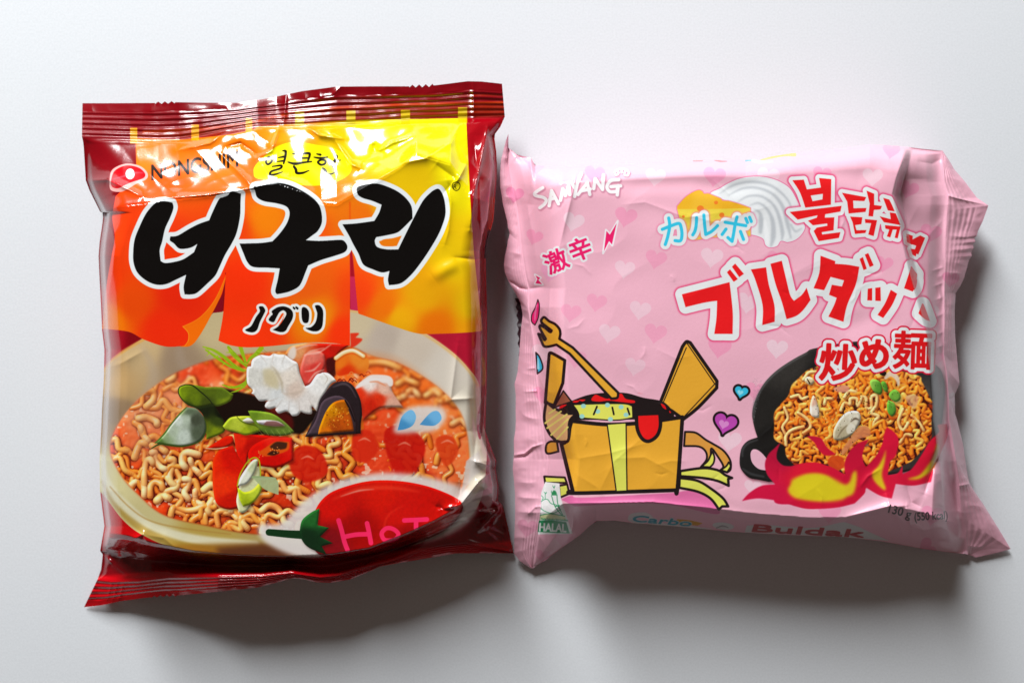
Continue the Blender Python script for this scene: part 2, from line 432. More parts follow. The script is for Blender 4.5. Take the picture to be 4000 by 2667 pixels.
    cv.fill(P('1440,1300! 1500,1200 1640,1150! 1720,1290 1790,1370! 1740,1450 1700,1620 1720,1760 1600,1800 1480,1740 1440,1560', o5), grad((830, 1800, 'e8320a'), (870, 1900, 'e83c12'), (900, 1790, 'd01808'), (900, 1960, 'c41c0a'), s=60))
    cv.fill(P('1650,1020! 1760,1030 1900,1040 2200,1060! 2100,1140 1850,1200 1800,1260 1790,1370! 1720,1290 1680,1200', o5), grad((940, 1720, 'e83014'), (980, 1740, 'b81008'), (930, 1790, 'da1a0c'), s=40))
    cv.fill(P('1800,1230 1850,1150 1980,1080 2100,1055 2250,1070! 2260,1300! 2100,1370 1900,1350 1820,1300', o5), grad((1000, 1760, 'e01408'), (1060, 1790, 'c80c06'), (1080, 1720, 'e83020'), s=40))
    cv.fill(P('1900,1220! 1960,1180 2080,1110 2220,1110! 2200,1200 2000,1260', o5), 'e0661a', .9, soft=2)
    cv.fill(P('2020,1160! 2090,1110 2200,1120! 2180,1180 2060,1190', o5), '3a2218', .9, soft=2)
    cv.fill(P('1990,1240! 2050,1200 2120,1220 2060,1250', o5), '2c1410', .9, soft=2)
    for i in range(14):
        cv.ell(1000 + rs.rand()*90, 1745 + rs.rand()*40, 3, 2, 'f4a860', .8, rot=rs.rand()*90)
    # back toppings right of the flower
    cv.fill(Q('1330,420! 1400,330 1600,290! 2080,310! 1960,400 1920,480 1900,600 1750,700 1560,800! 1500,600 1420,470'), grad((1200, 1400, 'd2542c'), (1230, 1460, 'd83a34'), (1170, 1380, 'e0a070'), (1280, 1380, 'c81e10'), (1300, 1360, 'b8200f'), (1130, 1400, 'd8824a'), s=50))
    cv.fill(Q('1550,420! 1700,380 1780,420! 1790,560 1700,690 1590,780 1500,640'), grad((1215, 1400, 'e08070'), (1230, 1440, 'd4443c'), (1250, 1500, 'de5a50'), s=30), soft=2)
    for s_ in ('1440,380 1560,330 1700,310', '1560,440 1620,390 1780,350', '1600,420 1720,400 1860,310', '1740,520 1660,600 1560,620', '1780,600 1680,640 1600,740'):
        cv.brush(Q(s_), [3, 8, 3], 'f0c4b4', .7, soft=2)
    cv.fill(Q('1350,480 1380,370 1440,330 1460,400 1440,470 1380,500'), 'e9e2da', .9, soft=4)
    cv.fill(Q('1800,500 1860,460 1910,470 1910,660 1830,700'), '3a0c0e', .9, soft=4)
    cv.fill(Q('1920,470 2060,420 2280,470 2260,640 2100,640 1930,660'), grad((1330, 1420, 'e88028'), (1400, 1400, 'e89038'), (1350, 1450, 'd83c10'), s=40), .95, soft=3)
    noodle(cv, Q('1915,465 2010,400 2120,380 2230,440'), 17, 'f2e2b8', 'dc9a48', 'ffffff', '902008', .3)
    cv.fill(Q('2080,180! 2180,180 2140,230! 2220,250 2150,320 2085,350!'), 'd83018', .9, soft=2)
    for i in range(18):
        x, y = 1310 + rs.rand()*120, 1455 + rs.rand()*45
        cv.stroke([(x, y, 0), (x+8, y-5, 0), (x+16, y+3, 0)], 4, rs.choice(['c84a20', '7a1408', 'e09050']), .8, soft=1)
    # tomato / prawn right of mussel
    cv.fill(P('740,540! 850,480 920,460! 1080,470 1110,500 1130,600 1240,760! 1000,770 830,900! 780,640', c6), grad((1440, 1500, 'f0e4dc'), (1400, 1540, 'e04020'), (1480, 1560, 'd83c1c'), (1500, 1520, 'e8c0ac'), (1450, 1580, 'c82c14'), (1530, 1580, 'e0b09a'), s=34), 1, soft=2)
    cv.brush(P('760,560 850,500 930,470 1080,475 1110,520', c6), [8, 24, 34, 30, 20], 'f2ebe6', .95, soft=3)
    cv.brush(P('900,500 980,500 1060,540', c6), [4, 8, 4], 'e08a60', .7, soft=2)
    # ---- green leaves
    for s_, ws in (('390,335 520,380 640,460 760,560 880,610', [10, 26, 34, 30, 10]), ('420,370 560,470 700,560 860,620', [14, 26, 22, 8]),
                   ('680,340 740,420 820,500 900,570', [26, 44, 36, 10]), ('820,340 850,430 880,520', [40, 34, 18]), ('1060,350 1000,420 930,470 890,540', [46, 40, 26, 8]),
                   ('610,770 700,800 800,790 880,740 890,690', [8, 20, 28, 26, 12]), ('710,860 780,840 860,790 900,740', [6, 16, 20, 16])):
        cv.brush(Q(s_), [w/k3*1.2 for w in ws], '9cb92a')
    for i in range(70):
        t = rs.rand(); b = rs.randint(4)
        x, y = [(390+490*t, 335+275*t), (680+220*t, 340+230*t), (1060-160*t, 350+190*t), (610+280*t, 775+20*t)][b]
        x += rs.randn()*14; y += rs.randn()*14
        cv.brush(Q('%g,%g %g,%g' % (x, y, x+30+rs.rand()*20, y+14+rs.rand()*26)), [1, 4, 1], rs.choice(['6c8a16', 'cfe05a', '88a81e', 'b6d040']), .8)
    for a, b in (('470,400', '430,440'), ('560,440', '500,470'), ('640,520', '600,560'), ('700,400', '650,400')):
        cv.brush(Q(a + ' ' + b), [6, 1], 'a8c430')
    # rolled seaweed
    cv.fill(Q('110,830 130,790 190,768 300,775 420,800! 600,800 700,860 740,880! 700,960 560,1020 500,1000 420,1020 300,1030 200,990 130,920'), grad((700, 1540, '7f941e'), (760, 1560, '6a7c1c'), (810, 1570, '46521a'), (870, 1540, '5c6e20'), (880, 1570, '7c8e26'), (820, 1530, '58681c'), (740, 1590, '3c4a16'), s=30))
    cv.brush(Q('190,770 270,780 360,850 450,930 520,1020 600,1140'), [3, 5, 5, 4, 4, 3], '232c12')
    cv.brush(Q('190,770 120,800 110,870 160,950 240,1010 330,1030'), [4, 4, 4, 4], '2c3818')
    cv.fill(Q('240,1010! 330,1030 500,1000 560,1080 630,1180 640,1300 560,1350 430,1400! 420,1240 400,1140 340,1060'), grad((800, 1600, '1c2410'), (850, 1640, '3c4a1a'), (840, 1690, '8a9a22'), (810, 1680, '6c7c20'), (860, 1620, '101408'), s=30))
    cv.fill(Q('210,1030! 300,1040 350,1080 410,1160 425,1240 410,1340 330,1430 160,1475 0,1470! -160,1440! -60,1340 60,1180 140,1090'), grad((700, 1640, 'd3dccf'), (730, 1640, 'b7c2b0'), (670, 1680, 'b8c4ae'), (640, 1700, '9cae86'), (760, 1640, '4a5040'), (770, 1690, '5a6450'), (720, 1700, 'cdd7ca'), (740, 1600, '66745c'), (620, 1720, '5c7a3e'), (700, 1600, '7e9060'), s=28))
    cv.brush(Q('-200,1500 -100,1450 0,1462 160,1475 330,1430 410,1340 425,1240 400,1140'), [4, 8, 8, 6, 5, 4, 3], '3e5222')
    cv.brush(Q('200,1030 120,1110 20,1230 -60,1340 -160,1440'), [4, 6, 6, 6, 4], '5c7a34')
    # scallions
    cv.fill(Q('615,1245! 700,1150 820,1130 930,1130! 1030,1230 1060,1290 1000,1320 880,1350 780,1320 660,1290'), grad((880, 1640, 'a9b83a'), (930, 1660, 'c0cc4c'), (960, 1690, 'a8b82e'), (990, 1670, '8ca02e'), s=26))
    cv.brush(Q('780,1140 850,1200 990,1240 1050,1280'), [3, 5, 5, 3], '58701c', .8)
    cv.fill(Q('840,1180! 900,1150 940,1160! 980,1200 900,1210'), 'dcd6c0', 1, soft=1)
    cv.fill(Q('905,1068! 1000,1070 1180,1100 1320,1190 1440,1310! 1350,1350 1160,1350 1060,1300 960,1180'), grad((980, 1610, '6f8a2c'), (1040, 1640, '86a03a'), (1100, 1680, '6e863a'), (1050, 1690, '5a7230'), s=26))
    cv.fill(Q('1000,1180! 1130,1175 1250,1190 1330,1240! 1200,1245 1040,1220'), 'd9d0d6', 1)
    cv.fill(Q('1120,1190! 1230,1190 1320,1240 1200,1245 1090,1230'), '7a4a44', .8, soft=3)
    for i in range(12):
        x = 1000 + i*34; cv.stroke(Q('%d,1290 %d,1345' % (x, x+40)), 1.5, 'b0c070' if i % 2 else '4c6424', .7)
    # low scallion ring
    cv.fill(P('1700,1600! 1740,1470 1800,1390 1860,1350 1910,1380 1930,1460 1920,1560 1880,1640 1800,1800 1720,1830 1680,1720', o5), 'd9dcb0')
    cv.fill(P('1690,150! 1720,60 1800,-60 1860,-120 1900,-110 1880,-20 1840,60 1780,130', o7), grad((960, 1850, 'e6e8d8'), (980, 1830, 'cfd6b0'), s=30))
    cv.stroke(P('1690,150 1720,30 1790,-90 1860,-140 1910,-110 1925,0 1925,60', o7), 5, 'b8c030')
    cv.fill(P('1690,160! 1760,210 1850,180 1930,90! 1935,200 1850,320 1750,360! 1710,280', o7), grad((950, 1930, 'b4c430'), (990, 1920, 'c8d648'), (960, 1970, 'a4b428'), s=20))
    cv.brush(P('1850,60 1960,70 2080,70', o7), [10, 16, 4], '9cb080')
    cv.fill(P('1850,65! 2030,60 2080,70 2110,130 2110,240! 1980,190 1900,120', o7), 'b0bc90', .95)
    # white flower-cut squid
    fl = Q('890,640 900,570 940,560! 960,480 1050,430 1150,440 1200,415 1260,425 1330,430 1400,480 1470,520 1490,590 1500,640 1530,720 1560,790! 1620,760 1690,660 1740,640 1770,630 1830,640 1890,690 1920,730! 1860,760 1800,850 1740,950 1700,1080! 1640,1020 1640,1100 1580,1105 1510,1080! 1480,1120 1420,1130 1390,1100! 1370,1080! 1330,1080 1260,1100 1220,1060! 1230,1030! 1150,1050 1100,1020 1120,970 1150,950! 1050,960 1010,930 980,890 945,870! 960,830 900,760')
    cv.fill(fl, '9a4a30', .6, soft=5)
    cv.fill(fl, grad((1020, 1410, 'e9e9e6'), (1060, 1480, 'd8cdb4'), (1100, 1420, 'ecebe8'), (1000, 1470, 'dcdad2'), (1120, 1480, 'e6dcd0'), (1150, 1520, 'dccabc'), (1080, 1540, 'dfe0de'), (1230, 1500, 'f2f0ec'), (1270, 1470, 'f0eee8'), (1200, 1570, 'e8e2dc'), (1020, 1540, 'e4e2de'), (1120, 1600, 'ecebe9'), s=26))
    cv.brush(Q('1180,560 1230,620 1290,740 1300,860'), [3, 9, 10, 3], 'b8ac94', .7, soft=4)
    cv.fill(Q('1080,600 1180,600 1240,700 1260,820 1180,800 1100,720'), 'cfc4a0', .6, soft=6)
    cv.brush(Q('1300,860 1360,880 1500,850 1560,800'), [4, 10, 8, 4], 'c8b8a8', .6, soft=4)
    for s_ in ('1050,440 1120,520', '1200,420 1180,520', '1330,430 1290,540', '1470,530 1350,600', '1150,960 1260,920', '1230,1040 1300,940', '1370,1090 1380,960', '1500,1090 1490,960', '1640,1010 1600,930'):
        cv.brush(Q(s_), [4, 2, 1], 'bfb2a8', .7, soft=1.5)
    cv.brush(Q('1770,640 1820,700 1790,760'), [2, 4, 2], 'c8bcae', .7, soft=1)
    # mussel
    cv.fill(Q('1800,850 1860,780 1930,738 2040,735 2110,780 2160,860 2200,960 2215,1100 2200,1230 2200,1330! 1560,1370! 1640,1200 1700,1060 1730,950'), '2a2024')
    cv.fill(Q('1750,980 1850,910 1960,900 2050,960 2100,1060 2140,1200 2140,1330! 1580,1350! 1680,1180'), '4a3c44')
    cv.brush(Q('1880,800 2000,760 2080,800 2150,920'), [3, 10, 6, 2], '5e5258', .8, soft=3)
    cv.fill(Q('1730,1250 1800,1080 1880,980 1980,945 2030,960 2060,1060 2100,1180 2120,1300! 1710,1340!'), grad((1250, 1650, 'cc8212'), (1300, 1600, 'd08a10'), (1330, 1580, 'b06410'), (1340, 1640, 'c05a14'), (1280, 1690, 'd8781a'), (1310, 1670, 'a84c10'), s=20))
    for i in range(60):
        x, y = 1800 + rs.rand()*260, 1020 + rs.rand()*240
        cv.ell(660 + x/k3, 1240 + y/k3, 1.5 + rs.rand()*2, 1.2 + rs.rand()*3, rs.choice(['f0b850', '7a3a10', 'e89c30', '9a4a10']), .7)
    cv.brush(Q('2020,950 2080,1060 2130,1190'), [5, 7, 5], '1c1214')
    cv.volume = 0
    # pale glow round the printed chilli and drops
    for q in ('1540,1690 1550,1640 1580,1600 1620,1586 1720,1588 1742,1630 1700,1680 1620,1690', '1010,2050 1100,2040 1180,1960 1290,1890 1440,1850 1600,1850 1740,1880 1850,1930 1850,2020 1700,2110 1400,2150 1200,2180 1040,2120'):
        cv.fill(P(q), 'ebe6e2', .92, soft=15)
    for s_ in ('1552,1680 1570,1625 1605,1600 1624,1625 1612,1660 1580,1676', '1638,1658 1680,1612 1710,1606 1724,1635 1700,1660 1670,1662'):
        q = P(s_); q[0] = (q[0][0], q[0][1], True)
        cv.fill(q, grad((1600, 1620, '8ccaf0'), (1570, 1670, '58a0d0'), (1700, 1620, '80bfe8'), (1660, 1660, '5fa2d0'), s=30))
    # chilli: stem, calyx, body, lettering
    chil = P('1232,1990 1280,1930 1360,1896 1460,1876 1580,1880 1700,1908 1800,1960 1790,2020 1720,2080 1600,2130 1480,2160 1340,2180 1240,2160 1216,2080')
    cv.volume = .7
    cv.fill(chil, grad((1300, 1960, 'd2180f'), (1500, 1930, 'd8200f'), (1560, 2000, 'c81810'), (1400, 2080, 'a00a08'), (1700, 2000, 'c4140c'), (1300, 2130, '84101a'), (1600, 2100, '98080a'), s=70))
    cv.brush(P('1495,2110 1510,2020 1570,1975'), [3, 7, 3], 'ee4a30', .5, soft=5)
    cv.brush(P('1300,1950 1400,1912 1520,1904 1640,1920'), [4, 16, 14, 4], 'f4583c', .55, soft=6)
    cv.brush(P('1330,1938 1400,1916 1460,1910'), [2, 6, 2], 'fbd8cc', .6, soft=2)
    cv.brush(P('1050,2078 1130,2085 1190,2088'), [26, 30, 34], '12391c')
    cv.fill(P('1170,2070! 1180,2030 1215,2000 1248,1984! 1240,2050! 1285,2060! 1250,2095! 1300,2120! 1256,2132! 1275,2165! 1210,2140 1180,2110'), grad((1210, 2020, '2a6a30'), (1200, 2100, '12301a'), s=40))
    cv.volume = 0
    for s_ in ('580,500 610,600 640,720 670,800', '870,530 890,620 910,730', '650,665 760,645 890,640', '1250,500 1370,495 1480,490', '1370,500 1370,580'):
        cv.stroke(P(s_, c8), 18, 'f4386e', .95)
    cv.stroke(P('1040,690 1020,630 1070,580 1140,590 1190,640 1160,690 1090,705', c8), 17, 'f4386e', .92, closed=True)
    # orange-yellow banner panels (curtain)
    G = grad((560, 620, 'f58220'), (700, 600, 'ee7a1c'), (900, 560, 'f28a1e'), (1180, 540, 'f0a020'), (1300, 560, 'eac318'),
             (1500, 540, 'e8e01a'), (1750, 520, 'ece61e'), (1800, 700, 'eadc1c'), (1600, 700, 'e8c41a'), (1500, 820, 'e6b01c'),
             (1250, 750, 'f0861c'), (1000, 700, 'f27424'), (640, 700, 'f0641c'), (480, 850, 'ec4a18'), (640, 950, 'e8441a'),
             (400, 1100, 'e6420f'), (420, 1250, 'e88212'), (520, 1180, 'e0520f'), (640, 1280, 'e23410'), (700, 1150, 'dd3010'),
             (900, 900, 'e84c14'), (1050, 850, 'ee8a18'), (950, 1100, 'ea3c10'), (1180, 880, 'ea5a16'), (1200, 1100, 'e8681a'),
             (1000, 1300, 'ee4012'), (1340, 1300, 'ee4012'), (1240, 1240, 'ea9018'), (1420, 850, 'e87a1c'), (1400, 1150, 'ee5018'),
             (1500, 1200, 'e87a16'), (1650, 1150, 'e8ac1a'), (1780, 1000, 'ecc81c'), (1860, 1200, 'e8c01a'), (1700, 1280, 'e27a12'), (1560, 1240, 'ecb01c'), (1860, 1290, 'e8a018'), s=95)
    left = P('529,540! 531,613 533,660! 545,700 488,735 452,766! 440,830 439,860 448,929 433,1013 414,1128 399,1281! 385,1281! 400,1284 500,1295 560,1325 640,1352 700,1352 740,1340 770,1290 800,1240 862,1160 880,1080 890,1050 1000,900 1010,900! 1010,500! 900,525 720,545!')
    cv.fill(left, G)
    cv.fill(P('888,1062! 882,1080 838,1170 780,1240 714,1275! 735,1300 735,1330 728,1345 700,1354! 745,1350 780,1310 820,1240 860,1160 882,1090!'), 'ea7512', 1)
    cv.stroke(P('714,1275 735,1300 735,1330 722,1350'), 3, 'f09a2c')
    cv.stroke(P('888,1062 840,1170 780,1240 714,1275'), 3, 'f4962a', .7)
    cv.fill(P('884,1070! 882,1110 850,1190 832,1222! 868,1218! 876,1120 884,1070!'), '800a1e')
    cv.fill(P('1000,495! 1368,470! 1368,900! 1366,1350! 1300,1340 1200,1338 1050,1352 960,1356 900,1348 853,1330! 855,1318! 872,1220 882,1060! 880,900!'), G)
    cv.fill(P('1360,470! 1820,462! 1835,760! 1850,980! 1868,1150! 1882,1275! 1878,1292 1800,1300 1672,1305! 1600,1295 1400,1225! 1396,1210! 1384,1080! 1366,1000!'), G)
    cv.fill(P('1366,975! 1375,990 1384,1080! 1397,1214! 1368,1210!'), 'c43058', 1)
    cv.fill(P('1366,975! 1375,990 1384,1080! 1368,1080!'), 'a01428', 1, soft=3)
    cv.stroke(P('1366,790! 1367,980!'), 5, 'de5010', .7, soft=2)
    for a, b, w in ((522, 500, 28), (762, 487, 30), (972, 462, 26), (1170, 436, 36), (1370, 432, 36), (1583, 430, 36), (1806, 420, 36)):
        cv.fill(P('%d,%d! %d,%d! %d,%d! %d,%d!' % (a-w//2, b, a+w//2, b, a+w//2, b+62, a-w//2, b+62)), 'dda814' if a < 1100 else 'd3c016', .9)
    # side gusset print at the right fold
    cv.fill(P('1905,770! 1945,770! 1930,860 1905,950!'), 'c04010', .9)
    cv.fill(P('1893,960! 1908,890! 1925,940 1893,1010'), '14100e', .9)
    cv.stroke(P('1885,1400 1890,1440 1888,1500'), 12, 'd8b820', .8, soft=1)
    cv.fill(P('1862,1640 1880,1560 1894,1550 1890,1620 1878,1710 1866,1700'), '9a1a2c', 1, line='c8a8a8', lw=2.5)
    cv.ell(1868, 1636, 7, 24, 'c8c0c0', .9, rot=8)
    # white remains on the lower right corner print
    cv.fill(P('1820,1800! 1870,1760! 1890,1830! 1850,1860! 1800,1930!'), 'd8cfc8', .9, soft=2)
    cv.fill(P('1840,1960! 1880,1900! 1900,1850 1930,1900 1925,1960 1905,1990! 1870,1950!'), 'b8a8a6', .8, soft=4)
    # ---- round red-and-white emblem and maker's name
    cv.fill(P('428,700 440,662 490,640 545,648 575,675 572,700 530,720 500,738 470,750 432,742'), 'e8b4ae', 1)
    cv.fill(P('434,706 448,668 492,647 540,655 566,678 560,696 520,710 490,722 462,736 438,730'), 'd2081c')
    cv.ell(508, 680, 18, 21, 'fbeff0', 1)
    cv.brush(P('440,700 480,690 520,676 560,676'), [3, 6, 6, 3], 'e88890', .6, soft=2)
    text(cv, 'NONGSHIM', 588, 704, 84, '2c1a12', rot=-9, sx=.78, shear=.14, grow=1.6)
    # ---- yellow oval and its brush lettering
    cv.fill(P('80,360 90,290 180,190 290,100 420,50 540,40 700,65 880,100 990,150 1060,210 1082,280 1060,360 960,430 800,475 640,485 460,465 200,430 100,405', (960, 540)), grad((1050, 650, 'eee21a'), (1200, 640, 'ece41e'), s=50))
    BL = '16120c'
    o2 = (960, 540)
    for s_, ws in (('375,130 405,135 400,200 385,260', [4, 10, 9, 6]), ('330,200 385,190', [4, 8]), ('320,240 385,232', [4, 8]),
                   ('270,290 360,280 350,310 260,340 250,375 300,370 375,345', [5, 8, 8, 8, 10, 8, 3]),
                   ('480,160 560,160 640,155 650,180 630,240', [5, 8, 10, 9, 6]), ('500,205 570,205 640,203', [4, 7, 6]), ('430,245 500,262 580,250 670,240', [5, 11, 8, 5]),
                   ('490,290 510,320 520,355 580,355 645,330', [9, 11, 11, 9, 3]), ('725,162 760,170', [5, 9]), ('695,195 760,205 835,195', [4, 9, 5]),
                   ('890,175 925,185 905,240 885,290', [4, 11, 10, 6]), ('900,235 970,225', [9, 3]), ('785,310 810,330 820,370 860,370 910,350', [8, 10, 12, 8, 3])):
        cv.brush(P(s_, o2), ws, BL)
    cv.stroke(P('205,240 230,195 262,205 262,240 225,268', o2), 8, BL, closed=True)
    cv.stroke(P('735,245 770,222 812,232 805,262 765,272', o2), 8, BL, closed=True)
    cv.stroke(P('2115,460 2150,448 2182,470 2180,510 2150,536 2118,520 2105,490', o2), 3, '1a1408', .9, closed=True)
    text(cv, 'R', 1768, 738, 25, '1a1408', rot=6)
    # ---- the three big brush syllables with their pale rims
    o1 = (480, 660)
    A = P('330,350 400,330 460,335! 505,345! 515,400 480,500 430,610 400,740 375,830 385,940! 430,960 520,950 620,920 725,850! 760,765! 700,800 630,815 570,810 520,760 480,730 485,690! 560,680 680,610 780,560 880,525! 920,430 980,310 1020,290 1070,270 1110,230 1205,255! 1200,330 1195,480 1160,650 1110,760 1040,880 985,1000 940,1090 860,1170 760,1260 700,1280 630,1280! 620,1200 645,1080! 540,1130 440,1175 340,1180 240,1140 150,1060 110,960 105,850 120,720 170,590 240,450', o1)
    B1 = P('1340,180 1440,165 1520,158 1600,145 1700,165 1800,210 1900,270 1980,340 2020,420 2030,540 1990,630 1930,680 1865,728! 2000,735 2140,728 2230,725 2270,750 2290,800 2260,850 2150,890 2020,930 1890,985! 1860,1060 1820,1160 1780,1210 1700,1250 1630,1268 1570,1278! 1555,1240 1580,1130 1600,1015! 1480,1008 1330,1000 1270,950 1230,860 1190,762! 1300,760 1420,755 1525,740! 1600,660 1670,560 1700,470 1690,410 1650,375 1560,350 1440,330 1370,290 1350,230', o1)
    C1 = P('1140,500 1250,470 1340,465 1430,490 1540,540 1630,610 1690,700 1700,820! 1600,920 1540,965 1440,990 1330,1010! 1315,1050 1340,1110 1440,1135 1555,1135! 1630,980 1700,840 1800,650 1880,560 1930,525 1970,520 2005,570 2030,660 2035,780 2000,900 1950,1010 1860,1160 1770,1290 1680,1400 1580,1480 1460,1500! 1450,1440 1465,1355! 1390,1370 1300,1340 1200,1290 1150,1180 1095,1080 1050,990 985,880! 1130,870 1310,845! 1360,760 1385,680! 1290,640 1190,610 1140,570', o2)
    L = [lettershape(cv, q, '070606', 'e9edee', 17) for q in (A, B1, C1)]
    for f in L: f()
    # reopened counters
    cv.fill(P('445,750! 500,800 560,850 630,862! 560,900 480,915 425,925! 425,850', o1), 'e4400f')
    cv.fill(P('1368,1070 1400,1035 1500,1020 1590,995! 1540,1100! 1480,1105 1400,1100', o2), 'e8841a')
    # small kana below
    o4 = (1100, 860)
    k1 = [(P('1910,885 1950,880 1975,920 1960,960 1920,1040 1890,1120 1840,1145 1770,1122 1830,1080 1880,990 1920,930', c3)),
          (P('2040,930 2070,905 2110,885 2170,880 2230,905 2258,950 2250,1010 2210,1080 2180,1130 2130,1142 2050,1118! 2110,1080 2170,1000 2190,950 2160,920 2120,940 2090,990 2060,1040 2010,1020 2030,980 2050,960')),
          ]
    k1[1] = P('2040,930 2070,905 2110,885 2170,880 2230,905 2258,950 2250,1010 2210,1080 2180,1130 2130,1142 2050,1118! 2110,1080 2170,1000 2190,950 2160,920 2120,940 2090,990 2060,1040 2010,1020 2030,980 2050,960', c3)
    k1.append(P('205,900 240,890 275,930 278,1000 265,1045 225,1045 205,1000', o4))
    k1.append(P('340,872 385,870 420,920 422,1010 410,1090 370,1130 310,1132 245,1102 300,1090 345,1040 362,960 350,910', o4))
    k1.append(P('118,882 140,900 130,914 112,895', o4)); k1.append(P('146,878 172,898 160,914 140,892', o4))
    k1 = [lettershape(cv, q, '080706', 'eff0ec', 10) for q in k1]
    for f in k1: f()
    cv.fill(P('2110,1075 2150,1010 2172,955 2150,1030 2120,1070', c3), 'e8562a')
    # fine print grain
    finish(cv)
    n = rs.randn(cv.h, cv.w, 1).astype(np.float32) * .008
    cv.a = np.clip(cv.a + n, 0, 1)
    return cv
c1, c2, c3, c4, c5, c6, c7, c8 = (280, 280), (1100, 280), (280, 860), (1100, 860), (280, 1300), (1100, 1300), (280, 1840), (1100, 1840)
# ---------------------------------------------------------------- print of the pink wrapper
def art_pink(K=.7):
    cv = Canvas(1936, 500, 3970, 2240, K, 'f3bacb')
    rs = np.random.RandomState(9)
    A, B, C, D, E, F, G, H, I, J = (1900, 500), (2600, 520), (3100, 520), (1900, 1040), (2560, 920), (3100, 1040), (1900, 1640), (3100, 1640), (2400, 1640), (2880, 1340)
    kB, kE = 3.357, 2.94
    W, RED, BLK = 'eceeee', 'e8191f', '1c1113'
    PK, PL = 'f58fb6', 'f2e2e8'
    for x, y, r, rot, c, a in ((2322, 680, 40, 8, PK, .75), (2560, 690, 40, 8, PL, .6), (2240, 865, 42, 14, PL, .75), (2444, 846, 44, 12, PK, .65), (2087, 925, 34, 18, PK, .7),
                    (2150, 1064, 40, 14, 'f59fcf', .6), (2562, 1011, 42, 12, PK, .55), (2780, 1004, 44, 8, PL, .7), (2790, 688, 44, 8, PK, .7), (3000, 690, 44, 8, PL, .5),
                    (3210, 680, 36, 10, PK, .7), (3408, 690, 40, 4, PL, .7), (3480, 588, 34, 10, PK, .75), (3548, 738, 40, 18, PK, .8), (3635, 910, 42, 12, PK, .75), (3452, 1030, 36, 10, PK, .7),
                    (3035, 1013, 40, 8, PK, .6), (2920, 1180, 46, 8, PL, .7), (2810, 1355, 46, 10, PK, .7), (3035, 1360, 42, 6, PL, .8), (2950, 1525, 40, 8, PK, .65), (2850, 1720, 46, 8, PL, .7),
                    (2440, 1050, 40, 8, PL, .6), (2230, 1220, 40, 8, PK, .5), (2120, 1380, 44, 8, PL, .6), (2120, 1540, 38, 8, PK, .65), (3560, 1150, 34, 8, PK, .7), (3630, 1220, 38, 6, PL, .7),
                    (3640, 2010, 44, 10, PK, .7), (3240, 2000, 44, 5, PK, .65), (2940, 1900, 34, 6, PL, .7), (3740, 1560, 34, 8, PL, .6), (3712, 1090, 34, 8, PK, .8), (2010, 760, 36, 10, 'e878a8', .7), (2095, 650, 34, 0, PK, .4),
                    (3620, 2140, 40, 60, 'e878a0', .7), (2120, 2170, 30, 8, 'e087a8', .6), (2060, 2060, 40, 8, 'e087a8', .6), (2200, 2100, 36, 8, PK, .5), (3650, 1400, 34, 8, PK, .5), (2500, 1210, 42, 10, PL, .6),
                    (2330, 1180, 40, 10, PK, .5), (2560, 1300, 44, 10, PK, .5), (2380, 1300, 42, 10, PL, .6), (2250, 1400, 40, 10, PK, .45), (2480, 1430, 40, 10, PL, .5)):
        cv.fill(heart(x, y, r, rot), c, a * .7)
    # printed floor band under the gift box
    cv.fill(P('760,810! 870,770 1000,790 1940,740! 2050,720 2200,740 2352,860! 2352,960 1900,870 1500,850 900,880!', G), 'e678ab', 1)
    # ---- maker's hand lettering
    def pale(strokes, w, o=A, k=2.6133, col='f4f2f2', glow='c9859c'):
        for s_ in strokes: cv.stroke([(x+3, y+4, c) for x, y, c in P(s_, o, k)], w*1.5, glow, .8, soft=2)
        for s_ in strokes: cv.stroke(P(s_, o, k), w, col)
    pale(('575,610 500,660 500,690 580,710 610,740 590,780 545,815', '640,795 665,640! 735,775!', '645,730 705,715', '755,740 780,620! 805,690! 840,585! 850,680', '870,560 905,620!', '970,465 930,560 900,700',
          '935,680 1030,560! 1055,680!', '960,645 1060,625', '1095,620 1110,520! 1185,630! 1195,480', '1350,530 1270,540 1230,600 1260,650 1330,650! 1345,590!', '1270,600 1370,592', '1345,590 1335,685'), 13)
    pale(('1310,455 1330,430 1380,418 1430,430 1455,455', '1310,455 1320,480 1340,475', '1455,455 1440,485 1410,480', '1380,420 1380,455', '1340,440 1350,460', '1420,440 1408,462'), 7)
    # ---- cheese wedge and cream swirl
    cv.fill(P('600,820 720,720 860,640 1000,590 1180,570 1340,585 1500,640 1630,730 1720,880 1760,960 1800,1150 1825,1240 1780,1330 1700,1400 1600,1430 1540,1415 1500,1420 1460,1480 1370,1500 1310,1470 1280,1390 1200,1350 1110,1330! 1100,1000', B, kB), 'e8709c', .8, soft=5, grow=3)
    cr = P('600,820 720,720 860,640 1000,590 1180,570 1340,585 1500,640 1630,730 1720,880 1760,960 1800,1150 1825,1240 1780,1330 1700,1400 1600,1430 1540,1415 1500,1420 1460,1480 1370,1500 1310,1470 1280,1390 1200,1350 1110,1330! 1100,1000', B, kB)
    cv.fill(cr, 'eceeef')
    for s_, ws in (('700,800 900,680 1150,640 1400,700 1600,880 1680,1100', [3, 8, 10, 10, 8, 4]), ('820,820 1000,730 1200,720 1400,800 1530,960 1600,1200 1640,1380', [3, 8, 10, 10, 14, 16, 5]),
                   ('950,900 1080,830 1250,830 1400,930 1480,1080 1530,1300 1520,1410', [3, 8, 9, 10, 13, 15, 5]), ('1100,950 1220,920 1330,1000 1400,1150 1410,1350 1380,1480', [3, 8, 10, 16, 20, 8]),
                   ('1150,1000 1230,1040 1250,1150 1240,1300', [3, 10, 20, 14]), ('1640,1200 1700,1290 1780,1250', [8, 8, 4])):
        cv.brush(P(s_, B, kB), ws, 'b9bdc2', .75, soft=4)
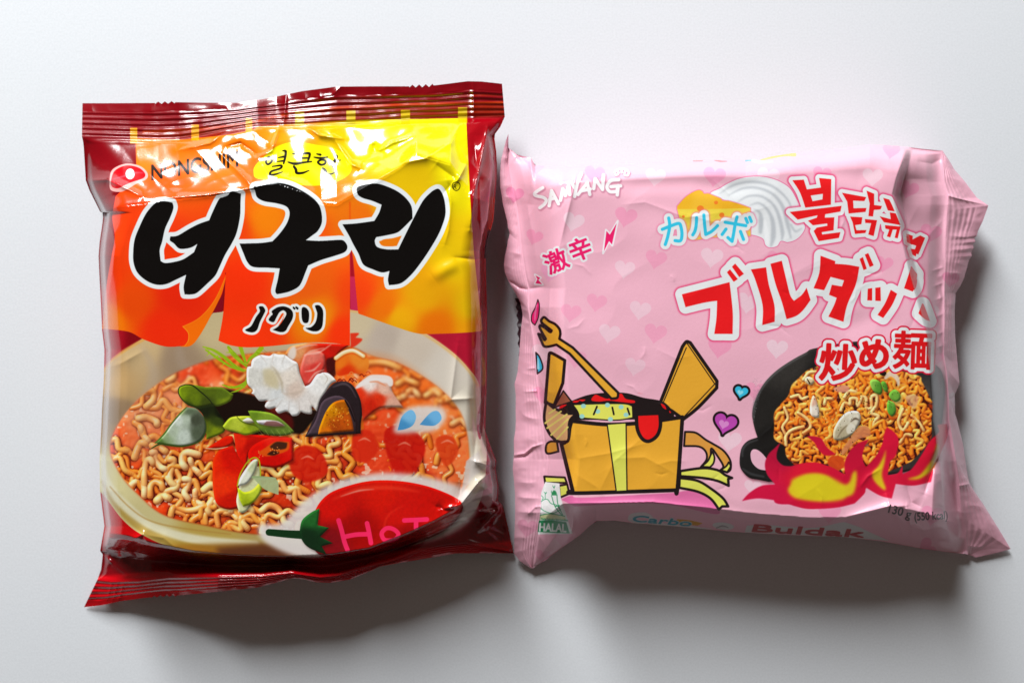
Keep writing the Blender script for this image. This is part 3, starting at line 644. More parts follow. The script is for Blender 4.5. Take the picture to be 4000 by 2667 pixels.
    cv.brush(P('1300,1150 1320,1300 1330,1440', B, kB), [10, 18, 12], 'f8f9fa', .9, soft=4)
    ch = P('150,960! 250,850 350,780 430,750 480,765 500,795 560,795 610,815! 720,860 740,885 790,890 820,890! 960,930 1110,985! 1112,1350! 600,1370 280,1380 150,1000!', B, kB)
    cv.fill(ch, 'e8709c', .7, soft=5, grow=3)
    cv.fill(ch, 'ecd44e')
    cv.fill(P('150,965! 250,850 350,780 430,750 480,765 500,795 560,795 610,815! 720,860 740,885 790,890 820,890! 960,930 1110,985! 600,997! 152,998!', B, kB), grad((2670, 770, 'efb92c'), (2740, 790, 'f2c03a'), (2850, 800, 'efb62c'), s=50))
    for x, y, a, b in ((455, 990, 46, 40), (660, 912, 26, 24), (735, 1075, 34, 32), (232, 1095, 18, 18)):
        cv.ell(2600 + x/kB, 520 + y/kB, a/kB, b/kB, 'f0842c')
    # ---- lettering helper: thick strokes with pale rim and pink halo
    def rimmed(polys, col=RED, rim=W, w=20, glow='e0205c', gw=5, strokes=(), sw=10):
        q = [spline(p) for p in polys] + [spline(p, False) for p in strokes]
        q = [np.concatenate([a, a[:1]]) if i < len(polys) else a for i, a in enumerate(q)]
        ex = sw / 2 if strokes else 0
        d, bb = cv.dist(q, w + ex + gw * 4 + 4)
        if polys and not strokes: ex = 0
        g = np.clip((w + ex + gw - d) * cv.K / 3 + .5, 0, 1)
        cv.put(blur(g, gw * cv.K), bb, glow, .75)
        cv.put(np.clip((w + ex - d) * cv.K + .5, 0, 1), bb, rim)
        for p in polys:
            m = cv.poly_mask(p); cv.put(m[0], m[1], rim)
        for p in polys:
            m = cv.poly_mask(p); cv.put(m[0], m[1], col)
        for p in strokes: cv.stroke(p, sw, col)
    # blue kana
    BL = '3cc9e6'
    rimmed([], BL, W, 13, 'e87aa0', 4, [P(s_, A) for s_ in ('1860,920 1870,1000 1850,1110 1825,1190', '1795,1035 1870,1005 1960,975 1985,1010 1995,1090 1980,1150 1925,1150')] +
           [P(s_, B, kB) for s_ in ('405,1110 400,1200 385,1280 355,1335', '500,1075 510,1200 525,1330! 600,1290 680,1215', '780,1170 900,1190 1050,1215', '935,1100 910,1200 890,1320 870,1420! 815,1370', '790,1260 740,1330', '980,1290 1020,1395', '1050,1120 1072,1175', '1100,1105 1122,1160')], 12.5)
    # small magenta characters, 激辛, and the two lightning marks
    def kan(ch_, x, y, sz, rot, col='ea1e6e', hw=8, grow=2.2):
        text(cv, ch_, x, y, sz, col, rot, grow=grow, halo=W, hw=hw)
    kan('激', 2144, 1070, 92, -24); kan('辛', 2236, 1022, 92, -21)
    for z in (P('1340,950! 1285,1200! 1250,1160! 1190,1280! 1220,1040! 1260,1085!', A), P('495,85! 555,118! 530,138! 575,190! 495,180! 520,130!', D)):
        cv.fill(z, 'f6f0f2', 1, grow=4); cv.fill([(x*.86+sum(p[0] for p in z)/len(z)*.14, y*.86+sum(p[1] for p in z)/len(z)*.14, c) for x, y, c in z], 'ea1e6e')
    # ---- big red kana
    big = ['303,675! 560,610 850,535! 870,700 888,900 885,1130! 780,1128 675,1128! 700,950 708,748! 560,770 345,822!',
           '820,422! 855,388! 945,500! 898,532!', '878,358! 915,322! 1015,440! 962,478!',
           '1095,390! 1270,365! 1300,560 1365,800 1368,990! 1226,1028! 1230,800 1150,520',
           '1320,325! 1450,290! 1500,500 1545,680 1590,750! 1680,680 1735,600! 1780,740! 1700,850 1620,920 1505,960! 1450,760 1380,560',
           '1895,232! 2065,295! 2060,325! 2200,335 2340,360! 2300,560 2200,800 2158,990! 1985,930! 2050,800 2080,715! 1992,680! 2025,565! 2140,585! 2165,515! 2010,475! 1950,600 1935,628! 1815,605! 1880,430']
    bigP = [P(s_, E, kE) for s_ in big]
    bigP += [P(s_, F) for s_ in ('705,0! 730,-20! 745,30! 715,38!', '755,230! 800,222! 800,350! 750,348!', '832,220! 885,213! 888,355! 832,352!', '990,240! 1055,280! 1000,400 912,528! 855,495! 930,380', '1200,0! 1258,80! 1250,160 1215,258! 1125,225! 1160,120', '1310,380! 1330,400 1390,560! 1340,540 1272,480!')]
    bigP += [P(s_, C) for s_ in ('672,1285! 705,1265! 745,1385! 712,1398!', '725,1240! 760,1225! 815,1350! 775,1368!')]
    bigP = [q for i, q in enumerate(bigP) if i != 6]
    bigP.append(P('1195,1360! 1215,1380 1258,1500 1230,1600 1160,1568! 1180,1480', C))
    rimmed(bigP, RED, W, 26)
    # ---- 불닭볶 / 면
    kor = [P(s_, B, kB) for s_ in ('1660,620! 1810,612! 1850,740! 2035,715! 2010,590! 2170,605! 2165,940! 1830,978! 1760,780', '1625,1035! 2305,955! 2290,1030! 2090,1065! 2085,1110! 2210,1105! 2200,1275! 2045,1300! 2050,1330! 2290,1300! 2270,1375! 2005,1418! 1940,1285! 1980,1240! 2120,1215! 2115,1185! 1930,1210! 1865,1150! 1980,1110! 1990,1078! 1730,1135!')]
    kor += [P(s_, C) for s_ in ('492,610! 740,655! 720,695! 605,690! 610,768! 742,765! 732,805! 560,822! 545,700!', '742,588! 820,620! 820,735! 900,745! 885,780! 818,785! 808,852! 762,848! 775,720!',
                               '575,853! 700,860! 690,930! 625,940! 640,992! 742,990! 730,1020! 625,1030! 600,910!', '725,878! 850,890! 815,1052! 760,1035! 790,920! 730,918!',
                               '912,662! 975,680! 1000,730! 1030,800! 960,790!', '876,850! 990,880! 980,810! 1040,820! 1090,940! 920,910!', '930,940! 1090,955! 1060,1075! 1030,1068! 1050,985! 1010,985! 985,1065! 950,1055! 975,985! 935,975!')]
    rimmed(kor, RED, W, 15)
    cv.fill(P('1900,820! 2060,797! 2055,870! 1925,895!', B, kB), W)
    rimmed([P(s_, C) for s_ in ('1145,1025! 1215,1050! 1205,1140! 1155,1110!', '1290,1045! 1340,1070! 1270,1240! 1225,1215! 1250,1150! 1190,1130! 1205,1090!', '1190,1180! 1260,1190! 1245,1260! 1210,1240!')], RED, W, 13)
    # ---- cast pan with noodles
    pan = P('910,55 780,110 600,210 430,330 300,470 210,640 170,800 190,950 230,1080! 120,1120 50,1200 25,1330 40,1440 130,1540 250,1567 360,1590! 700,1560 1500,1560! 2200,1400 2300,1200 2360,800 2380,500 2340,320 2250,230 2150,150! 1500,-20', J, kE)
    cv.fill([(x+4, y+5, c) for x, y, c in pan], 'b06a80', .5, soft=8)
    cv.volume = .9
    cv.fill(pan, grad((2960, 1640, '242220'), (3080, 1420, '35322f'), (3000, 1700, '151312'), (3200, 1500, '100e0d'), (3640, 1400, '2c2a29'), (3670, 1550, '4a4746'), (3640, 1700, '3a3432'), (2900, 1800, '1c1b1b'), s=60))  # greyer right side is a sheen painted into the pan colour
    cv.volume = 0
    cv.brush(P('180,850 190,720 240,590 330,450 470,320 640,205 800,115', J, kE), [5, 9, 9, 8, 7, 6, 4], '6e7072', .55, soft=4)
    cv.brush(P('60,1300 60,1220 120,1150 230,1110', J, kE), [6, 12, 10, 6], '4c4c4e', .6, soft=3)
    cv.brush(P('60,1440 160,1500 300,1530', J, kE), [6, 10, 8], '484a4c', .6, soft=3)
    for i in range(240):
        t = rs.rand(); x = 175 + 130*t*rs.rand() + (1-t)*10; y = 900 - 500*t
        cv.ell(2880 + x/kE, 1340 + y/kE, 1.2, 1.2, '8a8a8c', .35)
    cv.fill(P('150,1280 170,1225 220,1220 280,1260 340,1330! 330,1400 330,1460! 240,1440 170,1370', J, kE), 'f0bccd')
    # noodle mound
    md = P('420,800 500,690 580,600 620,480 700,400 800,310 900,270! 1000,240 1500,250 2050,360 2120,440 2180,560 2220,640 2250,700 2230,900 2230,1080 2150,1200 2000,1360! 1800,1450 1500,1560 1240,1540! 1100,1400 650,1400! 560,1300 530,1180 420,1100 420,950', J, kE)
    mm = np.zeros((cv.h, cv.w), np.float32); m, (x0, x1, y0, y1) = cv.poly_mask(md); mm[y0:y1, x0:x1] = m
    mm = blur(mm, 1.5)[..., None]; keep = cv.a.copy()
    R = Relief(cv, md); MX, MY = lambda x: 2880 + x/kE, lambda y: 1340 + y/kE
    for i in range(220):
        x, y = MX(430 + rs.rand()*1780), MY(280 + rs.rand()*1180)
        dome_ = 16 * (1 - ((x-3330)/360)**2 - ((y-1600)/260)**2)
        R.strand(wander(rs, x, y, rs.randint(6, 14), 15 + rs.rand()*10, 4 + rs.rand()*8, curl=.9), 14 + rs.rand()*5, max(dome_, 0) + 2 + rs.rand()*16, rs.choice(['ffae3e', 'fc962a', 'ffc85e', 'fea234', 'fa8620']), 4, rs.rand())
    for s_, w in (('1190,770 1230,690 1290,700 1300,640 1370,640 1380,720 1420,640 1430,600 1480,640 1480,740 1540,740 1540,620 1600,610 1590,720 1540,800 1620,840 1570,900 1560,960', 14), ('1230,620 1280,550 1360,560', 14),
                  ('540,740 580,860 520,960 550,1040', 12), ('700,800 800,870 840,960 760,1030', 13), ('560,1170 560,1060 640,990 760,960', 13), ('1000,700 1020,640 1090,640', 13),
                  ('1900,760 1850,900 1900,1000 1960,920', 13), ('1870,1140 1930,1050 2000,1060', 13), ('2000,830 2080,900 2140,1000', 12), ('620,620 700,600 740,640 800,620', 13), ('760,420 820,340 900,330', 13)):
        R.strand(P(s_, J, kE), w, 34, 'fbd48c', 2, 0)
    R.draw(3, 'c03c0a', 'f86a16', .42, seed=14, depth=24)
    cv.a = keep + (cv.a - keep) * mm
    # mushroom, chicken strips, herbs
    cv.volume = .8
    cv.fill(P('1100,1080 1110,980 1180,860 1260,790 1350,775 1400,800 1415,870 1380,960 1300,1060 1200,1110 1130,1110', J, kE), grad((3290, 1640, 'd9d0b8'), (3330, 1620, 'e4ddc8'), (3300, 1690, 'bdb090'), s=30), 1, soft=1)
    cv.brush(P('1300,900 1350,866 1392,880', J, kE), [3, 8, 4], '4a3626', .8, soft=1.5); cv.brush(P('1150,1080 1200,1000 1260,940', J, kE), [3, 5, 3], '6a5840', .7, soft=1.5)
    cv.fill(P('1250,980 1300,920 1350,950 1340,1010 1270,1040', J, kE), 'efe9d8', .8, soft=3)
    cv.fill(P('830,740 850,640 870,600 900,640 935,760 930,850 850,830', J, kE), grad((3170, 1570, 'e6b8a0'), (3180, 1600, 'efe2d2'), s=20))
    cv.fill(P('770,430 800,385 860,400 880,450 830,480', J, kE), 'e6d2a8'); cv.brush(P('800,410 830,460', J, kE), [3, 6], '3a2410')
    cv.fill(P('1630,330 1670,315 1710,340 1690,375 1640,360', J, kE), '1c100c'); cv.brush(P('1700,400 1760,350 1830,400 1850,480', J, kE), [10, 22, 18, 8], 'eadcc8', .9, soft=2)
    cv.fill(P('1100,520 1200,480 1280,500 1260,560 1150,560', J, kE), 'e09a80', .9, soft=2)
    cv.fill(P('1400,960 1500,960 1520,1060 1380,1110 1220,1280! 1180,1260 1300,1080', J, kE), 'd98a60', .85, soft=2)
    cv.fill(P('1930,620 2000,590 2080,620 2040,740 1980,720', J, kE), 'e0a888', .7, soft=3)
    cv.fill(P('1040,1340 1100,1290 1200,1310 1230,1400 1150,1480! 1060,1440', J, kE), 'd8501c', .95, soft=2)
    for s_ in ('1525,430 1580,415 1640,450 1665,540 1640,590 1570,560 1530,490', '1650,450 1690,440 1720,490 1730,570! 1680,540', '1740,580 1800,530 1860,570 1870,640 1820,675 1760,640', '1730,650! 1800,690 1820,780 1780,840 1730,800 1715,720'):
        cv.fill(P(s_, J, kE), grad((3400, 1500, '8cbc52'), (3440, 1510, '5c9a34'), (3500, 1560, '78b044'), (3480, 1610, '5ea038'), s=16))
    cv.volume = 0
    for i in range(210):
        x, y = rs.choice([1040, 1180, 1350, 1620, 1450, 1000]) + rs.randn()*130, rs.choice([560, 680, 790, 900, 1180, 700]) + rs.randn()*90
        if 450 < x < 2150 and 330 < y < 1400: cv.ell(MX(x), MY(y), 1 + rs.rand()*1.8, .8 + rs.rand()*1.4, rs.choice(['2c3a14', '1c2a10', '4c5c20', '3a1c08']), .85, rot=rs.rand()*90)
    # 炒め麺
    rows = (('炒', 3196, 1468, 150, 3, 5), ('め', 3350, 1430, 128, 0, 6), ('麺', 3484, 1424, 156, 2, 3.5))
    for c_, w_ in (('d8143c', 19), (W, 13), ('d9121a', 0)):
        for ch_, x, y, sz, rot, g in rows: text(cv, ch_, x, y, sz, c_, rot, grow=g + w_)
    # ---- flames over the pan
    FL = ['1300,825! 1380,740 1500,670 1640,655! 1560,560 1535,450 1570,350 1640,280 1700,220! 1660,320 1660,400 1720,460 1800,470! 1900,445 2020,435 2120,450 2250,500 2352,590! 2560,720 2400,840 2200,880 2000,905 1850,880 1700,830 1500,800 1400,805',
          '1960,165! 2030,165 2110,190 2170,280 2260,350! 2150,360 2080,300 2040,230']
    FG = grad((3000, 1960, 'd01044'), (3150, 1850, 'e01838'), (3080, 1760, 'b80c3c'), (3350, 1750, 'c40c38'), (3460, 1700, 'd8123c'), (3640, 1700, 'e0163a'), (3300, 1930, 'd4103c'), (3500, 1880, 'dc1840'), s=60)
    cv.fill(P(FL[0], I), FG, 1, soft=1.2); cv.fill(P(FL[1], I), FG, 1, soft=1.2)
    fh = ['0,470! 100,440 230,435 350,470 460,520 525,555! 520,440 570,320 650,240 765,195! 720,280 700,380 735,480! 830,380 900,250 920,150 950,70! 1040,140 1070,220 1040,360 980,430 960,560! 1060,540 1110,460! 1110,550! 1200,500 1300,360 1370,240 1410,190! 1480,120 1470,50 1560,40! 1565,170 1500,330 1440,460 1400,630! 1250,665 1150,665 1040,650! 1000,800! 880,770 740,690! 700,770 620,850! 450,890 250,905 100,895 0,860! -200,830 -100,600']
    cv.fill(P(fh[0], H), FG, 1, soft=1.2)
    cv.fill(P('-60,700 60,580 200,545 340,570 460,660 560,640 600,540 640,520 640,640 600,760 480,790 350,820 150,820 0,790', H), 'e8d62a', .95, soft=10)
    cv.fill(P('1800,620 1900,570 2050,550 2200,580 2352,660! 2352,800 2150,830 1950,800 1850,720', I), 'e8d62a', .9, soft=13)
    cv.fill(P('860,470 910,380 940,300 930,420 900,560 940,700 900,700 820,620 800,540', H), 'e8d22a', .95, soft=7)
    cv.fill(P('1160,600 1280,560 1360,470 1420,380 1460,240 1490,280 1450,420 1400,520 1280,600', H), 'e8d22a', .95, soft=7)
    # ---- gift box with ribbons, flaps, cup and fork
    YG, YL = 'ecb03c', 'e8e86a'
    def ol(pts, col, lw=11, sp=True):
        cv.fill(pts, col); cv.stroke(pts, lw, BLK, closed=True)
    # ribbon bows
    ol(P('720,120! 830,130 930,200 1000,240 1110,310 1180,410 1185,500 1150,535! 1080,510! 1110,470 1060,380 990,290 980,380 930,470! 880,480! 940,400 930,320 860,270 710,265!', I), 'e0a04a', 8)
    ol(P('1000,320! 1020,380 1010,440 975,480! 885,475! 950,420 980,360', I), YL, 7)
    ol(P('1165,430! 1185,470 1150,530! 1085,510! 1140,470', I), YL, 7)
    ol(P('670,520! 900,490 1050,510 1130,560 1200,590! 1160,600! 1165,670! 1050,620 900,590 670,572!', I), YL, 10)
    ol(P('665,590! 850,620 1000,710 1110,800 1160,880! 1100,880! 1065,910! 980,800 850,730 660,690!', I), YL, 10)
    ol(P('720,220! 650,220 610,260 620,340 735,320!', G), 'eda845', 8)
    ol(P('590,575! 800,585! 820,640! 600,640!', G), YL, 8); ol(P('740,670! 825,655! 845,750! 750,790!', G), YL, 8)
    # flaps
    ol(P('640,900! 665,885 800,960! 780,1190! 690,1420! 600,1390! 620,1150', D), YG, 12)
    ol(P('785,1270! 870,1380! 690,1440!', D), '9c5a44', 6)
    ol(P('1770,1400! 2000,820! 2040,770 2080,780! 2352,1170! 2350,1240! 2160,1440 2010,1560! 1900,1480!', D), YG, 13)
    cv.stroke(P('2050,790! 2330,1200! 2020,1530!', D), 4, BLK)
    cv.stroke(P('1800,1400! 2040,830!', D), 4, BLK)
    # inside rim, red sauce and dotted cup
    cv.fill(P('740,1440! 900,1360 1100,1300 1400,1290 1600,1340 1800,1380 1900,1480 1920,1560! 780,1568!', D), BLK)
    for s_ in ('745,1450 760,1420 820,1410 780,1440', '880,1385 900,1370 950,1370 920,1390', '1070,1365 1110,1310 1170,1330 1240,1350 1330,1310 1380,1300 1420,1350 1510,1370 1500,1395 1380,1385 1250,1370 1150,1380', '940,1360 1010,1360 980,1378', '1540,1290 1600,1300 1560,1295', '1780,1400 1820,1420 1835,1460 1800,1440', '1865,1470 1885,1490 1870,1495'):
        cv.fill(P(s_, D), RED)
    ol(P('880,1410! 1100,1402 1400,1400 1490,1425! 1495,1545! 1300,1570 950,1545! 930,1480', D), YL, 5)
    for x, y in ((990, 1425), (1235, 1415), (1375, 1435), (1135, 1480), (975, 1530), (1265, 1560), (1425, 1515)): cv.ell(1900+x/2.6133, 1040+y/2.6133, 10, 9, 'a8dcd0')
    for s_ in ('1128,1430 1095,1510', '1285,1440 1300,1510', '1440,1450 1460,1510'): cv.stroke(P(s_, D), 7, BLK)
    # box front
    ol(P('870,10! 1230,45 1600,30! 2000,-30! 1950,690 1930,715! 920,745 880,720! 765,245! 830,200 850,80', G), YG, 15)
    ol(P('1232,42! 1425,28! 1435,722! 1325,728!', G), YL, 5)
    ol(P('1530,-60! 1770,-70! 1775,60 1740,160 1660,215 1590,190 1540,90', G), 'ea1a1c', 14)
    # bread roll at the left corner
    ol(P('610,1380! 680,1440 740,1470 800,1500 930,1500! 850,1580 840,1760 800,1790 720,1780 640,1700 590,1560', D), 'e2b07c', 11)
    for s_ in ('640,1500 700,1460', '600,1600 760,1480', '620,1650 820,1510', '660,1720 830,1560', '720,1760 830,1640'): cv.stroke(P(s_, D), 7, 'e8d878')
    # fork standing in the box
    ol(P('560,545! 590,520 640,560 700,590 745,640 755,690! 745,740! 880,828! 1345,1290! 1335,1340 1275,1350! 850,892! 715,800! 600,820 560,760 530,690! 560,700 590,750 605,740! 545,630 550,600! 600,630 650,670 665,655! 570,580', D), YG, 10)
    # little hearts and gems
    for x, y, r, rot, c, c2_ in ((2895, 1530, 26, 12, '3fc0e0', '9fe2f0'), (2833, 1652, 44, 14, 'c24fb4', 'e49ad6')):
        q = heart(x, y, r, rot); cv.fill(q, BLK, 1, grow=9); cv.fill(q, c); cv.fill(heart(x-r*.15, y+r*.1, r*.45, rot), c2_, .9)
    ol(P('525,340! 540,400 530,520 495,600! 460,560 465,490 500,420', D), 'f0307c', 4); cv.brush(P('515,390 500,470 495,550', D), [3, 8, 4], 'f87aae')
    ol(P('505,880! 545,930 575,1040 520,1095! 515,1000', D), '40b8da', 6); cv.brush(P('525,940 530,1040', D), [4, 10], '9adcee')
    # ---- certification mark
    cv.fill(P('600,630! 745,645! 760,800! 800,920! 850,1080! 880,1160! 525,1165! 530,1100 555,880! 560,740!', G), 'f4f4f2')
    GR = '17935a'
    for s_, w in (('665,720 665,740 700,740 705,720', 2), ('560,830 590,810 625,810 660,850 720,870 760,930', 2.5), ('665,770 700,880 770,970', 3), ('720,760 730,860 780,970', 3), ('690,700 690,680', 2), ('675,668 690,690 700,668', 2), ('555,900 600,930 680,950 760,910', 2.5), ('600,740 600,800', 2), ('590,735 605,750 615,735', 2), ('700,880 745,870', 4), ('560,770 580,790 570,810', 2)):
        cv.stroke(P(s_, G), w, GR)
    cv.fill(P('665,740! 690,712! 718,740! 715,768! 665,768!', G), GR)
    cv.fill(P('550,975! 650,960 800,985! 812,1025! 650,1012 545,1015!', G), 'dfe6b0'); cv.stroke(P('550,970! 650,955 800,980!', G), 3, GR)
    text(cv, 'Muslim Federation Halal Committee', 2113, 2029, 11.5, GR, 3, sx=.62, grow=.3)
    cv.fill(P('535,1025! 650,1022 815,1040! 850,1155! 700,1150 525,1140!', G), GR)
    text(cv, 'HALAL', 2104, 2072, 44, 'f6f6f4', 2.5, sx=.80, grow=1.6)
    # ---- net weight line
    text(cv, '130 g', 3459, 1998, 47, '1e1a1c', 15, sx=.95, grow=.6); text(cv, '(550 kcal)', 3570, 2032, 44, '1e1a1c', -3, sx=.76, grow=.6)
    # ---- long side panel, foreshortened lettering
    sh = 'c2899c'
    cv.fill(P('140,990 170,955 250,940 330,945 390,985 380,1010 330,1000 300,975 240,975 220,1000 260,1040 350,1060 500,1050 700,1060 860,1090 1020,1110! 700,1110 400,1070 250,1060 150,1030', I), 'e6dce0')
    cv.fill(P('640,1010! 760,1020 900,1050! 850,1075! 600,1060!', I), 'dca030')
    text(cv, 'Carbo', 2462, 2034, 34, '2f9cb4', 5, sx=2.7, shear=.5, grow=1.2, halo='e6dce0', hw=2.5)
    cv.ell(2400 + 1110/2.6133, 1640 + 1080/2.6133, 42, 14, 'e0dcdf', 1, rot=6); cv.brush(P('1040,1100 1100,1080 1160,1095', I), [4, 6, 3], 'a8a0a6')
    cv.fill(P('1330,1145! 1350,1075! 1560,1070 2000,1100 2300,1045 2352,1040! 2500,1090! 2600,1140 2800,1230! 2400,1200 1700,1160!', I), 'dedcde')
    text(cv, 'Buldak', 2925, 2074, 40, 'b01420', 3, sx=4.1, shear=.3, grow=2.2, alpha=.85)
    # back-panel print peeping over the top edge
    cv.brush(P('1250,355 1400,320 1550,290 1690,285', B, kB), [5, 8, 10, 14], 'f0c030'); cv.brush(P('1050,365 1120,360', B, kB), [8, 6], '5cb8d8'); cv.brush(P('1140,362 1240,380 1400,370', B, kB), [8, 10, 4], 'f6f6f6')
    cv.brush(P('360,368 480,362', B, kB), [3, 5], 'e04a50'); cv.brush(P('640,358 720,372 800,372', B, kB), [3, 6, 3], 'e04a50')
    finish(cv, 1.03, 1.06)
    n = rs.randn(cv.h, cv.w, 1).astype(np.float32) * .008
    cv.a = np.clip(cv.a + n, 0, 1)
    return cv
# ---------------------------------------------------------------- materials
def principled(name):
    m = bpy.data.materials.new(name); m.use_nodes = True
    return m, m.node_tree, m.node_tree.nodes['Principled BSDF']

def film_material(name, cv, rough, coat, coat_rough, bump=.15, bscale=900.):
    m, nt, b = principled(name)
    im = bpy.data.images.new(name + '_print', cv.w, cv.h)
    a = np.ones((cv.h, cv.w, 4), np.float32); a[..., :3] = cv.a[::-1]
    im.pixels.foreach_set(a.ravel()); im.pack()
    t = nt.nodes.new('ShaderNodeTexImage'); t.image = im; t.extension = 'EXTEND'
    uv = nt.nodes.new('ShaderNodeUVMap'); uv.uv_map = 'print'
    nt.links.new(uv.outputs[0], t.inputs[0]); nt.links.new(t.outputs[0], b.inputs['Base Color'])
    b.inputs['Roughness'].default_value = rough; b.inputs['IOR'].default_value = 1.5
    b.inputs['Coat Weight'].default_value = coat; b.inputs['Coat Roughness'].default_value = coat_rough
    tc = nt.nodes.new('ShaderNodeTexCoord'); n = nt.nodes.new('ShaderNodeTexNoise'); n.inputs['Scale'].default_value = bscale
    n.inputs['Detail'].default_value = 3
    nt.links.new(tc.outputs['Object'], n.inputs['Vector'])
    bp = nt.nodes.new('ShaderNodeBump'); bp.inputs['Strength'].default_value = bump; bp.inputs['Distance'].default_value = .0002
    nt.links.new(n.outputs['Fac'], bp.inputs['Height']); nt.links.new(bp.outputs[0], b.inputs['Normal']); nt.links.new(bp.outputs[0], b.inputs['Coat Normal'])
    return m

def plain_film(name, col, rough, coat, cr=.1):
    m, nt, b = principled(name)
    n = nt.nodes.new('ShaderNodeTexNoise'); n.inputs['Scale'].default_value = 60
    r = nt.nodes.new('ShaderNodeMix'); r.data_type = 'RGBA'
    r.inputs[6].default_value = (*[c * .85 for c in col], 1); r.inputs[7].default_value = (*col, 1)
    nt.links.new(n.outputs['Fac'], r.inputs[0]); nt.links.new(r.outputs[2], b.inputs['Base Color'])
    b.inputs['Roughness'].default_value = rough; b.inputs['Coat Weight'].default_value = coat; b.inputs['Coat Roughness'].default_value = cr
    return m

# ---------------------------------------------------------------- surfaces
S = WIDTH / 4000.
def world_xyz(px, py, z):
    """a point of the wrapper seen at (px, py) and lying z metres above the table"""
    k = S * (DIST - z) / DIST
    return (px - 2000) * k, (1333.5 - py) * k, z

def pl(s): return np.array([[float(v) for v in t.split(',')] for t in s.split()])
def along_x(p, x): p = p[np.argsort(p[:, 0], kind='stable')]; return np.interp(x, p[:, 0], p[:, 1])
def along_y(p, y): p = p[np.argsort(p[:, 1], kind='stable')]; return np.interp(y, p[:, 1], p[:, 0])
def resample(p, t, jag=None):
    d = np.r_[0, np.cumsum(np.hypot(*np.diff(p, axis=0).T))]; d /= d[-1]
    return np.stack([np.interp(t, d, p[:, 0]), np.interp(t, d, p[:, 1])], 1)

def coons(T, B, L, R, nu, nv):
    u, v = np.linspace(0, 1, nu), np.linspace(0, 1, nv)
    t, b, l, r = resample(T, u), resample(B, u), resample(L, v), resample(R, v)
    U, V = u[None, :, None], v[:, None, None]
    return ((1-V)*t[None] + V*b[None] + (1-U)*l[:, None] + U*r[:, None]
            - (1-U)*(1-V)*t[0] - U*(1-V)*t[-1] - (1-U)*V*b[0] - U*V*b[-1])

def nz(x, y, cell, seed, ang=0., stretch=1.):
    """smooth noise -1..1 at picture points, optionally stretched along a direction"""
    a = math.radians(ang); X = (x*math.cos(a) + y*math.sin(a)) / (cell*stretch) + 50; Y = (-x*math.sin(a) + y*math.cos(a)) / cell + 50
    rs = np.random.RandomState(seed); g = rs.rand(256, 256) * 2 - 1
    xi, yi = np.floor(X).astype(int), np.floor(Y).astype(int); fx, fy = X-xi, Y-yi
    fx, fy = fx*fx*(3-2*fx), fy*fy*(3-2*fy)
    G = lambda i, j: g[(yi+j) & 255, (xi+i) & 255]
    return (G(0,0)*(1-fx)+G(1,0)*fx)*(1-fy) + (G(0,1)*(1-fx)+G(1,1)*fx)*fy
def ridged(x, y, cell, seed, ang=0., stretch=1.): return 1 - 2*np.abs(nz(x, y, cell, seed, ang, stretch))

def pdist(x, y, p):
    """distance to a polyline, and position 0..1 along it"""
    D = np.full(np.shape(x), 1e9); Tm = np.zeros(np.shape(x)); n = len(p) - 1
    for i in range(n):
        a, b = p[i], p[i+1]; d = b-a; L = d @ d
        t = np.clip(((x-a[0])*d[0] + (y-a[1])*d[1]) / L, 0, 1)
        e = np.hypot(x-a[0]-t*d[0], y-a[1]-t*d[1]); k = e < D
        D = np.where(k, e, D); Tm = np.where(k, (i+t)/n, Tm)
    return D, Tm
def crease(x, y, s, amp, w, sharp=True):
    """a raised (amp > 0) or sunken fold line in millimetres that fades out at both ends"""
    d, t = pdist(x, y, pl(s)); f = np.sin(np.pi*np.clip(t, .02, .98)) ** .5
    return amp * f * (np.exp(-d / w) if sharp else np.exp(-(d/w)**2))
def smooth(t): t = np.clip(t, 0, 1); return t*t*(3-2*t)
def dome(d, R): t = 1 - np.clip(d / R, 0, 1); return np.sqrt(np.maximum(1 - t*t, 0))

def sheet(name, g, z, parent, mat, cv, flip=False):
    """one grid surface; g = picture points (nv, nu, 2), z = heights in mm"""
    nv, nu = g.shape[:2]
    X, Y, Z = world_xyz(g[..., 0], g[..., 1], z * .001)
    me = bpy.data.meshes.new(name)
    co = np.stack([X, Y, Z], -1).reshape(-1, 3).astype(np.float32)
    i = np.arange(nu*nv).reshape(nv, nu)
    q = np.stack([i[:-1, :-1], i[1:, :-1], i[1:, 1:], i[:-1, 1:]], -1).reshape(-1, 4)
    if flip: q = q[:, ::-1]
    me.vertices.add(len(co)); me.vertices.foreach_set('co', co.ravel())
    me.loops.add(q.size); me.loops.foreach_set('vertex_index', q.ravel().astype(np.int32))
    me.polygons.add(len(q)); me.polygons.foreach_set('loop_start', np.arange(0, q.size, 4, dtype=np.int32))
    me.update(calc_edges=True)
    uv = me.uv_layers.new(name='print')
    fl = g.reshape(-1, 2)[q.ravel()]
    fl = np.stack([(fl[:, 0]-cv.x0)/(cv.x1-cv.x0), 1-(fl[:, 1]-cv.y0)/(cv.y1-cv.y0)], 1)
    uv.data.foreach_set('uv', fl.astype(np.float32).ravel())
    me.polygons.foreach_set('use_smooth', np.ones(len(q), bool))
    me.materials.append(mat); me.update()
    return link(bpy.data.objects.new(name, me), parent)

def thing(name, label, cat, x, y):
    o = link(bpy.data.objects.new(name, None)); o.empty_display_size = .02
    o['label'] = label; o['category'] = cat
    return o

